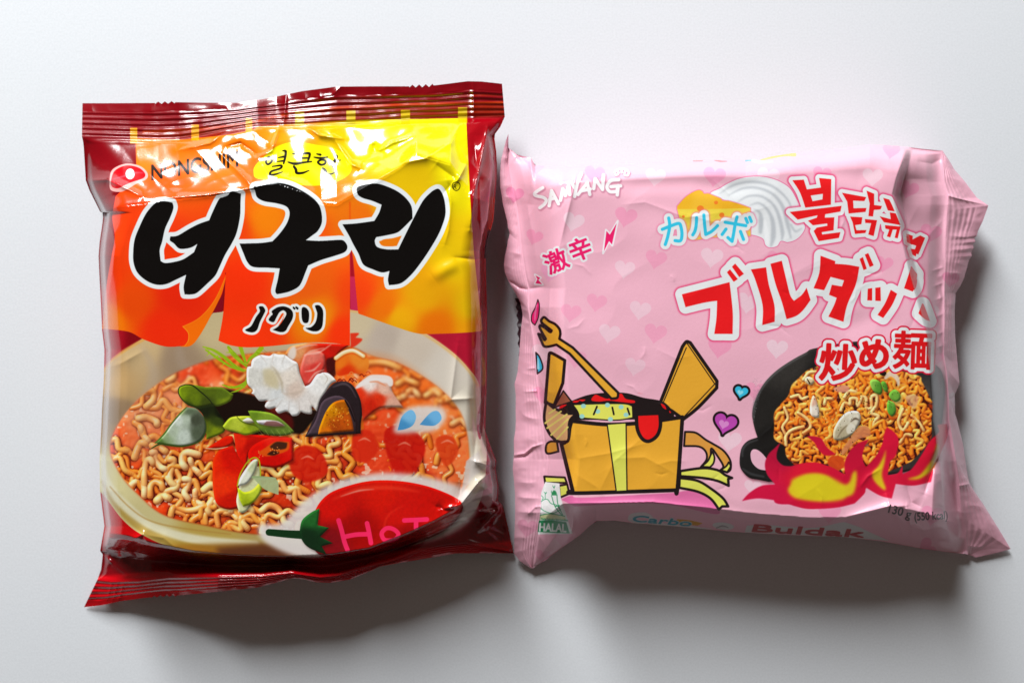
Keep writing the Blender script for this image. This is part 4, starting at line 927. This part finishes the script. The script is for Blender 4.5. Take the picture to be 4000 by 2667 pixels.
# ---------------------------------------------------------------- the white table
def table():
    m, nt, b = principled('white_table')
    tc = nt.nodes.new('ShaderNodeTexCoord')
    n = nt.nodes.new('ShaderNodeTexNoise'); n.inputs['Scale'].default_value = 420; n.inputs['Detail'].default_value = 5
    n2 = nt.nodes.new('ShaderNodeTexNoise'); n2.inputs['Scale'].default_value = 9; n2.inputs['Detail'].default_value = 2
    nt.links.new(tc.outputs['Object'], n.inputs['Vector']); nt.links.new(tc.outputs['Object'], n2.inputs['Vector'])
    r = nt.nodes.new('ShaderNodeMix'); r.data_type = 'RGBA'
    r.inputs[6].default_value = (.725, .755, .785, 1); r.inputs[7].default_value = (.76, .78, .80, 1)
    nt.links.new(n2.outputs['Fac'], r.inputs[0])
    n3 = nt.nodes.new('ShaderNodeTexNoise'); n3.inputs['Scale'].default_value = 1500; n3.inputs['Detail'].default_value = 2
    nt.links.new(tc.outputs['Object'], n3.inputs['Vector'])
    mr = nt.nodes.new('ShaderNodeMapRange'); mr.inputs[1].default_value = .3; mr.inputs[2].default_value = .7; mr.inputs[3].default_value = .955; mr.inputs[4].default_value = 1.03
    nt.links.new(n3.outputs['Fac'], mr.inputs[0])
    mx = nt.nodes.new('ShaderNodeVectorMath'); mx.operation = 'SCALE'
    nt.links.new(r.outputs[2], mx.inputs[0]); nt.links.new(mr.outputs[0], mx.inputs['Scale']); nt.links.new(mx.outputs[0], b.inputs['Base Color'])
    b.inputs['Roughness'].default_value = .55; b.inputs['Specular IOR Level'].default_value = .25
    bp = nt.nodes.new('ShaderNodeBump'); bp.inputs['Strength'].default_value = .12; bp.inputs['Distance'].default_value = .0002
    nt.links.new(n.outputs['Fac'], bp.inputs['Height']); nt.links.new(bp.outputs[0], b.inputs['Normal'])
    me = bpy.data.meshes.new('tabletop'); s, t, c = 1.1, .03, .004
    v = [(sx*(s-dc), sy*(s-dc), z) for z, dc in ((-t, 0), (-c, 0), (0, c)) for sx, sy in ((-1,-1), (1,-1), (1,1), (-1,1))]
    f = [(3, 2, 1, 0), (8, 9, 10, 11)] + [(k*4+i, k*4+(i+1) % 4, (k+1)*4+(i+1) % 4, (k+1)*4+i) for k in (0, 1) for i in range(4)]
    me.from_pydata(v, [], f); me.materials.append(m); me.update()
    o = link(bpy.data.objects.new('tabletop', me)); o['kind'] = 'structure'
    return o
table()

def back_half(name, T, B, L, R, zT, zB, zL, zR, parent, mat, cv, nu=90, nv=90, belly=.93):
    """the under side of a wrapper: from the rim down to the table"""
    g = coons(T, B, L, R, nu, nv); x, y = g[..., 0], g[..., 1]
    u = np.linspace(0, 1, nu)[None]; v = np.linspace(0, 1, nv)[:, None]
    zt, zb = zT(g[0, :, 0])[None], zB(g[-1, :, 0])[None]; zl, zr = zL(g[:, 0, 1])[:, None], zR(g[:, -1, 1])[:, None]
    rim = ((1-v)*zt + v*zb + (1-u)*zl + u*zr - (1-u)*(1-v)*zt[0,0] - u*(1-v)*zt[0,-1] - (1-u)*v*zb[0,0] - u*v*zb[0,-1])
    d = np.minimum(np.minimum(u, 1-u) * 9, np.minimum(v, 1-v) * 9)
    z = rim * (1 - dome(d, 1.0) * belly) - 0
    z = np.maximum(z, .35)
    return sheet(name, g, z, parent, mat, cv, flip=True)
# ---------------------------------------------------------------- red wrapper
def zigzag(x, x0, x1, amp, step):
    """saw-cut edge between x0 and x1"""
    ph = np.abs(((x - x0) / step) % 2 - 1) * 2 - 1
    return amp * ph * ((x > x0) & (x < x1))

def red_packet():
    cv = art_red()
    mat = film_material('red_printed_film', cv, .17, .4, .05, .05, 1100)
    root = thing('noodle_packet', 'glossy red and orange noodle packet with big black brush lettering', 'noodle packet', 0, 0)
    top = pl('322,404 420,404 600,403 690,400 800,402 930,402 1045,385 1180,357 1314,339 1450,338 1597,338 1700,334 1827,318 1880,319 1961,328')
    seal = pl('320,534 410,537 510,540 620,543 701,540 780,528 854,513 930,500 1007,489 1100,491 1200,490 1291,485 1444,481 1520,474 1597,467 1700,464 1819,460 1900,458 1972,456')
    left = pl('320,534 326,560 335,705 350,745 391,827 404,833 402,860 389,948 385,1000 387,1051 395,1204 399,1292 408,1365 406,1472 399,1587 395,1683 389,1800 391,1917 408,2054 391,2150 402,2158 395,2223 381,2261')
    right = pl('1972,456 1955,495 1930,529 1938,590 1941,643 1941,697 1934,777 1928,860 1907,933 1897,979 1899,1090 1902,1204 1902,1460 1896,1683 1915,1740 1940,1801 1936,1828 1948,1900 1946,1955 1965,1974 1985,2060 2005,2155')
    bseal = pl('381,2261 440,2268 548,2266 663,2252 850,2251 1030,2248 1138,2236 1200,2246 1253,2253 1320,2246 1368,2232 1440,2212 1521,2194 1600,2166 1690,2134 1750,2121 1819,2119 1900,2134 2005,2155')
    bot = pl('328,2370 400,2362 471,2346 560,2334 624,2327 686,2325 760,2318 854,2309 930,2301 1007,2293 1080,2274 1141,2257 1180,2260 1234,2273 1291,2275 1368,2262 1430,2236 1483,2212 1540,2201 1640,2184 1781,2160 1896,2159 2007,2160')
    # height of the rim in mm
    zS = lambda x: np.interp(x, [320, 600, 1000, 1500, 1972], [17, 19, 21, 19, 17])
    zT = lambda x: zS(x) + np.interp(x, [320, 560, 700, 900, 1080, 1250, 1500, 1972], [-5, -3, -1.5, -2.2, -3.4, -.6, .5, 1.5])
    zL = lambda y: np.interp(y, [534, 700, 830, 1100, 1700, 2100, 2261], [17, 15, 12, 10, 8, 6, 3])
    zR = lambda y: np.interp(y, [456, 560, 800, 1400, 1800, 1960, 2155], [17, 17, 14, 12, 12, 9, 3])
    zBs = lambda x: np.interp(x, [381, 560, 700, 850, 1150, 1450, 1750, 2005], [5, 12, 19, 26, 27, 20, 12, 3])
    zB = lambda x: np.interp(x, [328, 480, 700, 850, 1150, 1450, 1750, 2007], [.9, 5, 14, 22, 25, 18, 9, 2])
    # ---- front
    nu, nv = 470, 540
    g = coons(seal, bseal, left, right, nu, nv); x, y = g[..., 0], g[..., 1]
    E = along_x(pl('320,860 480,800 560,792 640,778 720,772 820,762 969,740 1083,712 1180,745 1253,792 1314,797 1387,754 1467,708 1559,655 1628,600 1760,640 1830,760 1972,820'), x)
    Eb = along_x(pl('381,2075 500,2090 605,2120 760,2150 900,2165 1100,2172 1291,2163 1444,2138 1597,2078 1700,2030 1770,1990 1850,1930 1972,1880'), x)
    ys = along_x(seal, x); yb = along_x(bseal, x)
    ztop = 33.
    t = (y - ys) / (E - ys)
    rise = zS(x) + (ztop - zS(x)) * np.where(t < 1, np.clip(t, 0, 1) ** .9, 1)
    tb = np.clip((y - Eb) / (yb - Eb), 0, 1)
    zv = np.minimum(zBs(x), 12)                                           # the film tucks in below the block, then rises to the seal
    kk = smooth((tb - .5) / .5)
    z = np.where(tb > 0, (rise - 3.2 * smooth((y - 1250) / 900) + (zv - rise + 3.2) * np.interp(tb, [0, .1, .34, .5, 1], [0, .12, .85, 1, 1])) * (1 - kk) + zBs(x) * kk, rise)
    z -= 3.2 * smooth((y - 1250) / 900) * (tb <= 0)                      # the block sags slightly
    # shoulders at the two long sides
    xl, xr = along_y(left, y), along_y(right, y)
    zl, zr = zL(y), zR(y)
    Rl = np.interp(y, [534, 800, 1000, 2261], [190, 120, 90, 110]); Rr = np.interp(y, [456, 700, 1000, 1500, 1800, 2155], [120, 120, 100, 78, 90, 190])
    al, ar = dome(x - xl, Rl), dome(xr - x, Rr)
    z = zl + (z - zl) * al; z = np.where(x > 1100, zr + (z - zr) * ar, z)
    # long soft undulations of the film over the block
    flat = smooth((y - E - 10) / 120) * smooth((Eb - y) / 160)
    z += flat * (.35 * nz(x, y, 260, 3) + .22 * nz(x, y, 120, 4, 35, 1.6))
    # the slack film between seal and block: folds running from the seal, crushed facets
    sl = smooth((E + 6 - y) / 60) * smooth((y - ys) / 30)
    z += sl * (1.15 * nz(x, y, 125, 11, -28, 1.8) + .45 * ridged(x, y, 105, 12, 40, 2.2) + .45 * nz(x, y, 60, 13, 50, 1.7) + .12 * ridged(x, y, 46, 15, -20, 3.))
    z -= sl * 1.2 * smooth(1 - np.abs(t - .5) * 1.6)
    cap = ztop + .25; z = np.where((y < E + 6) & (z > cap - 1), cap - 1 + (1 - np.exp(-(z - cap + 1))), z)
    C = lambda *a, **k: crease(x, y, *a, **k)
    z += C('640,776 820,760 969,738 1083,710', 1.1, 9) + C('1253,793 1314,798 1387,754 1467,708 1559,655 1628,598', .45, 8)
    z += C('340,706 420,702 500,740 560,770', 2.4, 16) + C('690,590 820,560 900,500', 1.5, 14) + C('860,600 960,700 985,730', 1.7, 12)
    z += C('1000,620 1060,590 1090,500', 1.5, 11) + C('880,575 940,560 990,595 1010,610', -1.6, 12) + C('1290,520 1370,640 1410,660', 2.2, 14)
    z += C('1180,480 1250,530 1350,545', 1.6, 12) + C('1480,590 1530,560 1620,530', 1.6, 9) + C('1460,560 1464,590 1500,600', -1.4, 12)
    z += C('1700,640 1780,700 1730,760', -1.6, 22) + C('1560,640 1660,620 1760,560 1800,480', 1.2, 16) + C('1820,640 1790,700 1760,730', 1.8, 12)
    z += C('1905,495 1880,620 1850,760 1835,900', 2.6, 12) + C('1850,560 1870,700 1850,780', -1.5, 14)
    z += C('1690,1085 1740,1052 1790,1028', .8, 26, sharp=False) + C('1742,690 1762,790 1752,900 1735,960', .7, 13) + C('1100,690 1180,720 1250,775', .5, 16)
    # vertical fold edge of the right flank, small dents
    z += C('1872,700 1880,900 1885,1200 1890,1500 1880,1750', 1.2, 10) + C('1770,1005 1850,1012 1890,1006', -.7, 9)
    z += C('1790,1330 1760,1560 1845,1555', .8, 14) + C('1840,1550 1860,1700 1850,1800', -1.0, 18)
    z += C('408,860 440,900 452,960 420,1200', 1.0, 16) + C('405,1440 470,1420 560,1370', .5, 20)
    # lower crumples
    z += C('470,2150 520,2105 560,2085 580,2125 520,2135', 1.7, 14) + C('560,2085 640,2100 700,2150 860,2170', .6, 18) + C('395,2152 440,2200', 1.6, 12)
    z += C('1300,2212 1450,2172 1600,2135 1720,2060 1800,2030 1870,2040', 1.8, 24)
    z += C('1720,1990 1800,1970 1870,1880 1935,1830', 3.0, 13) + C('1775,2010 1850,1990 1920,2000 1870,2060', 2.6, 14) + C('1800,1880 1790,1960 1760,2000', -2.0, 16)
    z += C('1862,2080 1920,2020 1962,1976', 2.8, 13) + C('1700,1975 1740,1990 1780,1985', -1.6, 14) + C('1850,1800 1900,1815 1938,1812', 1.6, 10)
    cr = smooth((y - Eb - 8) / 30) * smooth((yb - y) / 25)
    z += cr * (.7 * ridged(x, y, 70, 21, 12, 2.0) + .3 * ridged(x, y, 30, 22, 30, 1.5))
    edge = np.minimum(np.minimum(x - xl, xr - x) / 14, np.minimum(y - ys, yb - y) / 8)
    # join the rim exactly
    u = np.linspace(0, 1, nu)[None]; v = np.linspace(0, 1, nv)[:, None]
    rim = np.minimum(np.minimum(u, 1-u) * 60, np.minimum(v, 1-v) * 90)
    near = np.where(np.minimum(u, 1-u) * (nu) < np.minimum(v, 1-v) * nv, np.where(u < .5, zl, zr), np.where(v < .5, zS(x), zBs(x)))
    k = smooth(rim); z = near * (1-k) + z * k
    z = np.maximum(z, .6)
    front = sheet('front_film', g, z, root, mat, cv)
    # ---- crimped seals
    def seal_strip(name, a, b, za, zb, sgn, nrid, amp, seed):
        gg = coons(a, b, np.array([a[0], b[0]]), np.array([a[-1], b[-1]]), 700, 64)
        V = np.linspace(0, 1, 64)[:, None]
        gg[..., 1] += (zigzag(gg[..., 0], 605, 684, 5, 13) + zigzag(gg[..., 0], 1598, 1692, 6, 13)) * np.clip(1 - V*9, 0, 1) if sgn > 0 else zigzag(gg[..., 0], 590, 690, 3.5, 12) * np.clip(V*9 - 8, 0, 1)
        X, Y = gg[..., 0], gg[..., 1]
        w = za(X) * (1-V) + zb(X) * V
        lo, hi = (.24, 1.0) if sgn > 0 else (.0, .78)
        rr = np.clip((V - lo) / (hi - lo), 0, 1) * nrid
        wob = .25 * nz(X, Y, 160, seed)
        w = w + amp * np.sin(2*np.pi*(rr + wob*.3)) * (rr > 0) * (rr < nrid)
        w = w + .12 * nz(X, Y, 24, seed+1, 0, 3.) + .1 * nz(X, Y, 40, seed+6) * np.sin(np.pi*V) + .25 * np.sin(np.pi*V) * nz(X, Y, 210, seed+2) + .3 * ridged(X, Y, 60, seed+3, 80, 2.) * ((V < .24) if sgn > 0 else (V > .78)) * np.sin(np.pi*V)
        if sgn > 0:
            w += crease(X, Y, '1118,350 1116,400 1108,480', .5, 7) + crease(X, Y, '1340,330 1300,370 1240,380', .5, 8) + crease(X, Y, '1848,320 1850,470', .4, 8)
        else:
            for xx in (430, 452, 476): w += crease(X, Y, '%d,2262 %d,2350' % (xx+10, xx-14), .25, 5)
        return sheet(name, gg, np.maximum(w, .5), root, mat, cv)
    seal_strip('top_seal', top, seal, zT, zS, 1, 5, .21, 31)
    seal_strip('bottom_seal', bseal, bot, zBs, zB, -1, 4, .22, 41)
    back_half('back_film', seal, bseal, left, right, zS, zBs, zL, zR, root, plain_film('red_back_film', (.30, .004, .012), .35, 1.), cv)
    return root
red_packet()
# ---------------------------------------------------------------- pink wrapper
def pink_packet():
    soft = .5      # the thin matte film creases gently
    cv = art_pink()
    mat = film_material('pink_printed_film', cv, .36, .45, .13, .10, 900)
    root = thing('noodle_packet', 'matte pink noodle packet with hearts, red lettering and noodle pan picture', 'noodle packet', 0, 0)
    top = pl('1986,577 2019,605 2050,612 2074,617 2084,636 2091,647 2168,651 2283,648 2400,642 2550,635 2704,628 2853,625 2913,627 2969,619 3091,600 3226,588 3398,565 3470,569 3540,574 3600,582 3682,589')
    left = pl('1986,577 1985,640 1998,720 2014,800 2026,900 2038,1000 2048,1060 2062,1126 2062,1200 2078,1300 2086,1380 2090,1450 2098,1530 2112,1620 2122,1716 2138,1793 2130,1870 2114,1977 2103,2046 2086,2150 2078,2220')
    right = pl('3682,589 3685,650 3687,711 3704,765 3698,864 3694,940 3693,1017 3689,1116 3689,1270 3687,1384 3700,1461 3706,1557 3708,1640 3728,1755 3745,1870 3754,1984 3770,2080 3781,2164')
    bot = pl('2078,2220 2130,2187 2198,2137 2264,2090 2302,2054 2330,2034 2400,2032 2474,2042 2630,2054 2859,2076 3000,2084 3165,2092 3291,2096 3444,2113 3597,2141 3700,2155 3781,2164')
    lo = pl('1986,523 1977,548 1969,577 1957,626 1953,680 1954,730 1960,765 1965,798 1973,830 1982,867 1984,890 1991,913 1984,940 1980,967 1972,1000 1968,1036 1972,1064 1982,1089 1992,1110 2015,1147 2034,1185 2042,1231 2036,1277 2032,1330 2028,1384 2022,1453 2010,1499 2015,1545 2014,1600 2015,1640 2013,1678 2007,1720 2008,1766 2003,1831 2008,1880 2012,1931 2012,2023 2009,2100 2008,2160 2030,2190 2061,2211 2078,2220')
    ro = pl('3682,589 3706,624 3728,662 3770,711 3816,773 3861,803 3839,864 3820,903 3815,922 3806,930 3810,945 3801,955 3803,970 3794,985 3796,1000 3786,1014 3766,1086 3751,1117 3733,1145 3729,1212 3731,1308 3739,1404 3748,1499 3729,1541 3731,1614 3739,1640 3762,1736 3779,1850 3789,1893 3839,1965 3904,2069 3948,2143 3896,2157 3812,2176 3781,2164')
    zT = lambda x: np.interp(x, [1986, 2080, 2400, 3300, 3540, 3682], [13, 15, 16, 17, 17, 15])
    zB = lambda x: np.interp(x, [2078, 2250, 2330, 2800, 3300, 3781], [3, 10, 12, 13, 11, 4])
    zL = lambda y: np.interp(y, [577, 900, 1300, 1800, 2000, 2220], [13, 15, 17, 17, 15, 3])
    zR = lambda y: np.interp(y, [589, 800, 1300, 1800, 2000, 2164], [15, 19, 20, 17, 12, 4])
    zLo = lambda y: np.interp(y, [523, 900, 1200, 1500, 1800, 2100, 2220], [15, 12, 10, 9, 9, 6, 2.5])
    zRo = lambda y: np.interp(y, [589, 803, 950, 1140, 1500, 1893, 2143, 2176], [13, 13, 13, 14, 12, 8, 2, 2])
    nu, nv = 600, 520
    g = coons(top, bot, left, right, nu, nv); x, y = g[..., 0], g[..., 1]
    yt, yb, xl, xr = along_x(top, x), along_x(bot, x), along_y(left, y), along_y(right, y)
    zt, zb, zl, zr = zT(x), zB(x), zL(y), zR(y)
    ztop = 34.
    # upper shoulder: bright roll, then a shallow trough before the block face
    Rt = np.interp(x, [1986, 2200, 2800, 3300, 3682], [160, 70, 66, 90, 120])
    z = zt + (ztop - zt) * dome(y - yt, Rt)
    # lower edge of the block and the long side panel below it
    Eb = along_x(pl('2078,2100 2140,2010 2198,1967 2350,1965 2550,1960 2783,1985 2936,2004 3165,2022 3303,2020 3475,1975 3600,2000 3781,2060'), x)
    tb = np.clip((y - Eb) / np.maximum(yb - Eb, 20), 0, 1)
    z = np.where(tb > 0, zb + (z - zb) * np.clip(1 - tb ** .85, 0, 1), z)
    # ends
    Rl = np.interp(y, [577, 800, 1300, 1900, 2220], [210, 190, 130, 130, 200])
    z = zl + (z - zl) * np.where(x - xl < Rl, smooth((x - xl) / Rl) ** .8, 1)
    # deep overlap near the right end: the face stands proud of the tucked end
    Fx = along_y(pl('3560,560 3545,620 3520,700 3505,760 3530,860 3548,960 3575,1080 3615,1220 3660,1380 3690,1520 3700,1700 3650,1800 3640,2000 3660,2164'), y)
    ramp = np.interp(y, [560, 700, 1100, 1500, 1700, 1850], [4.5, 8, 6, 4.5, 3, 0])
    tr = smooth((x - Fx + 22) / 34)
    z = z - ramp * tr
    td = np.clip((x - Fx) / np.maximum(xr - Fx, 30), 0, 1)
    z = z + (np.minimum(zr, z) - z) * td ** 1.3 * (x > Fx)
    Rr = 70.
    z = np.where(xr - x < Rr, zr + (z - zr) * smooth((xr - x) / Rr), z)
    C = lambda s_, amp, w, **k: crease(x, y, s_, amp * (soft if abs(amp) < 2 else .8), w * 1.25, **k)
    face = smooth((y - yt - 60) / 80) * smooth((Eb - y) / 60) * smooth((x - xl - 60) / 100)
    z += face * (.35 * nz(x, y, 330, 53) + .22 * nz(x, y, 150, 54, 20, 2.0) + .10 * ridged(x, y, 110, 55, -30, 1.8))
    # shading trough under the top roll, and fine printed-film creases
    z += C('2300,700 2480,722 2700,712 2850,740 2990,700', -1.3, 30, sharp=False) + C('3100,640 3350,690 3480,640', -1.2, 34, sharp=False)
    z += C('2430,800 2520,790 2680,850 2820,830', .5, 12) + C('2780,700 2850,760 2880,800', .4, 10) + C('2650,830 2800,870 3020,800', .45, 16)
    z += C('2262,652 2250,680 2232,770 2200,900 2160,1060', 1.3, 9) + C('2152,1080 2142,1250 2140,1400', .9, 8)
    z += C('2019,605 2060,640 2074,617', -2.2, 26) + C('2091,650 2170,690 2255,655', -2.4, 26) + C('2100,780 2060,860 2050,960', 1.2, 22)
    z += C('2074,618 2082,700 2060,800', 1.5, 12) + C('2250,652 2215,720 2120,800', -1.3, 34, sharp=False)
    z += C('2062,1130 2090,1125 2130,1118', -1.6, 10) + C('2095,1240 2085,1400 2095,1500 2080,1640', -1.5, 24, sharp=False)
    z += C('2120,1190 2140,1400 2130,1600 2150,1780', .8, 22, sharp=False)
    for s_ in ('2340,1920 2400,1800 2520,1700', '2200,1800 2380,1770 2560,1720', '2400,1790 2520,1785 2640,1850', '2560,1815 2620,1800 2680,1800', '2250,1850 2330,1900 2360,1940'): z += C(s_, .45, 14)
    z += C('2560,1360 2640,1400 2700,1390', .3, 14) + C('3360,1120 3420,1220 3500,1300', -.9, 40, sharp=False) + C('3250,1240 3330,1270 3430,1240', -.7, 36, sharp=False)
    z += C('3300,1300 3420,1420 3540,1520', .5, 20) + C('3552,1300 3568,1420 3580,1600', -.6, 14) + C('3180,1040 3220,1160 3300,1250', -.6, 60, sharp=False)
    rr_ = np.random.RandomState(77)      # short sharp handling creases
    for i in range(26):
        a_, b_ = 2200 + rr_.rand()*1450, 760 + rr_.rand()*1150; t_ = rr_.rand()*3.14; l_ = 30 + rr_.rand()*90
        z += crease(x, y, '%g,%g %g,%g %g,%g' % (a_, b_, a_+l_*.5*math.cos(t_), b_+l_*.5*math.sin(t_), a_+l_*math.cos(t_+.3), b_+l_*math.sin(t_+.3)), (.16 if i % 2 else -.14), 5 + rr_.rand()*4)
    # lower side: pinched ridge lines
    z += C('2198,1967 2380,1963 2553,1960 2783,1990 2936,2012', .9, 8) + C('2300,1985 2430,1975 2553,1962', 1.6, 10) + C('2553,1962 2700,1990 2900,2030 3160,2050', 1.5, 10)
    z += C('2239,2000 2235,2060 2230,2085', 2.6, 12) + C('2239,2000 2300,1990 2380,2000', 1.4, 10) + C('2130,1970 2180,2010 2239,2060', 1.0, 24) + C('2110,2170 2180,2080 2235,2070', 1.6, 16)
    z += C('3303,2030 3400,2000 3480,1978 3540,1975', 3.0, 12) + C('3540,1975 3556,2050 3610,2070 3700,2050', 3.0, 13) + C('3550,2060 3480,1990 3460,1920', 1.8, 14)
    z += C('3610,1930 3640,1840 3690,1720 3712,1660', -2.4, 13) + C('3700,1800 3716,1900 3740,2000', -2.0, 13) + C('3670,1820 3690,1980', 1.6, 12) + C('3540,1890 3560,1960 3600,1980', -1.6, 14)
    z += C('3440,1830 3390,1860 3360,1900', .9, 8) + C('3560,2080 3640,2110 3740,2120', -1.8, 14) + C('3600,2040 3680,2060 3740,2090', 1.2, 10)
    z += C('3532,600 3620,604 3680,600', .8, 8) + C('3580,630 3640,640 3680,620', -1.6, 16) + C('3560,850 3620,880 3690,840', -1.3, 34, sharp=False) + C('3620,930 3680,860', .7, 12)
    for k, yy in enumerate((1050, 1110, 1165, 1230, 1300, 1350)): z += C('%d,%d %d,%d' % (3640 + k*4, yy+10, 3690, yy-8), .7, 7)
    cr = smooth((x - 3640) / 40) * smooth((y - 900) / 200) + .8 * smooth((y - Eb) / 30) * smooth((yb - y) / 20)
    z += cr * (.35 * ridged(x, y, 46, 61, 70, 1.8))
    z += smooth(1 - (x - xl) / 130) * .5 * ridged(x, y, 60, 62, 80, 2.5)
    u = np.linspace(0, 1, nu)[None]; v = np.linspace(0, 1, nv)[:, None]
    rim = np.minimum(np.minimum(u, 1-u) * 110, np.minimum(v, 1-v) * 150)
    near = np.where(np.minimum(u, 1-u) * nu < np.minimum(v, 1-v) * nv, np.where(u < .5, zl, zr), np.where(v < .5, zt, zb))
    k = smooth(rim); z = near * (1-k) + z * k
    sheet('front_film', g, np.maximum(z, .6), root, mat, cv)
    # ---- crimped end seals
    def strip(name, a, b, za, zb, lo_, hi_, nrid, amp, seed, extra=()):
        gg = coons(np.array([a[0], b[0]]), np.array([a[-1], b[-1]]), a, b, 64, 640)
        X, Y = gg[..., 0], gg[..., 1]; U = np.linspace(0, 1, 64)[None]
        w = za(Y) * (1-U) + zb(Y) * U
        rr = np.clip((U - lo_) / (hi_ - lo_), 0, 1) * nrid
        w = w + amp * np.sin(2*np.pi*(rr + .1*nz(X, Y, 150, seed))) * (rr > 0) * (rr < nrid) * (.6 + .4*nz(X, Y, 120, seed+5))
        w = w + np.sin(np.pi*U) * (.9 * nz(X, Y, 140, seed+1) + .35 * ridged(X, Y, 52, seed+2, 8, 2.)) + .06 * nz(X, Y, 16, seed+3)
        for s_, am, ww in extra: w += crease(X, Y, s_, am, ww)
        return sheet(name, gg, np.maximum(w, .6), root, mat, cv)
    strip('end_seal', lo, left, zLo, zL, .35, 1., 5, .13, 71, (('1990,1098 2030,1125 2064,1132', -1.2, 7), ('2003,1778 2050,1770 2080,1745 2120,1732', .9, 5), ('2003,1790 2050,1782 2085,1756', -.9, 6), ('2060,2010 2090,1980 2114,1977', .9, 8), ('2046,1530 2110,1526', .5, 5), ('2060,1440 2100,1436', .5, 5)))
    strip('end_seal', right, ro, zR, zRo, 0., .72, 5, .15, 81, (('3690,760 3740,775 3850,800', .9, 9), ('3700,1560 3740,1540', -.8, 9), ('3735,1900 3790,1888', .8, 8)))
    back_half('back_film', top, bot, left, right, zT, zB, zL, zR, root, plain_film('pink_back_film', (.78, .42, .52), .45, .3, .25), cv)
    # serrated rim of the tucked back layer showing past the left seal
    e = pl('2010,1165 2020,1185 2014,1200 2023,1215 2017,1232 2025,1250 2018,1268 2026,1285 2020,1304 2028,1322 2022,1342 2030,1360 2026,1385 2030,1410')
    i_ = pl('2050,1165 2052,1300 2050,1410')
    gg = coons(np.array([e[0], i_[0]]), np.array([e[-1], i_[-1]]), e, i_, 8, 120)
    sheet('back_seal', gg, 3.2 + 0 * gg[..., 0] + .5 * nz(gg[..., 0], gg[..., 1], 20, 91), root, plain_film('dark_seal_film', (.05, .02, .03), .4, .5), cv)
    return root
pink_packet()
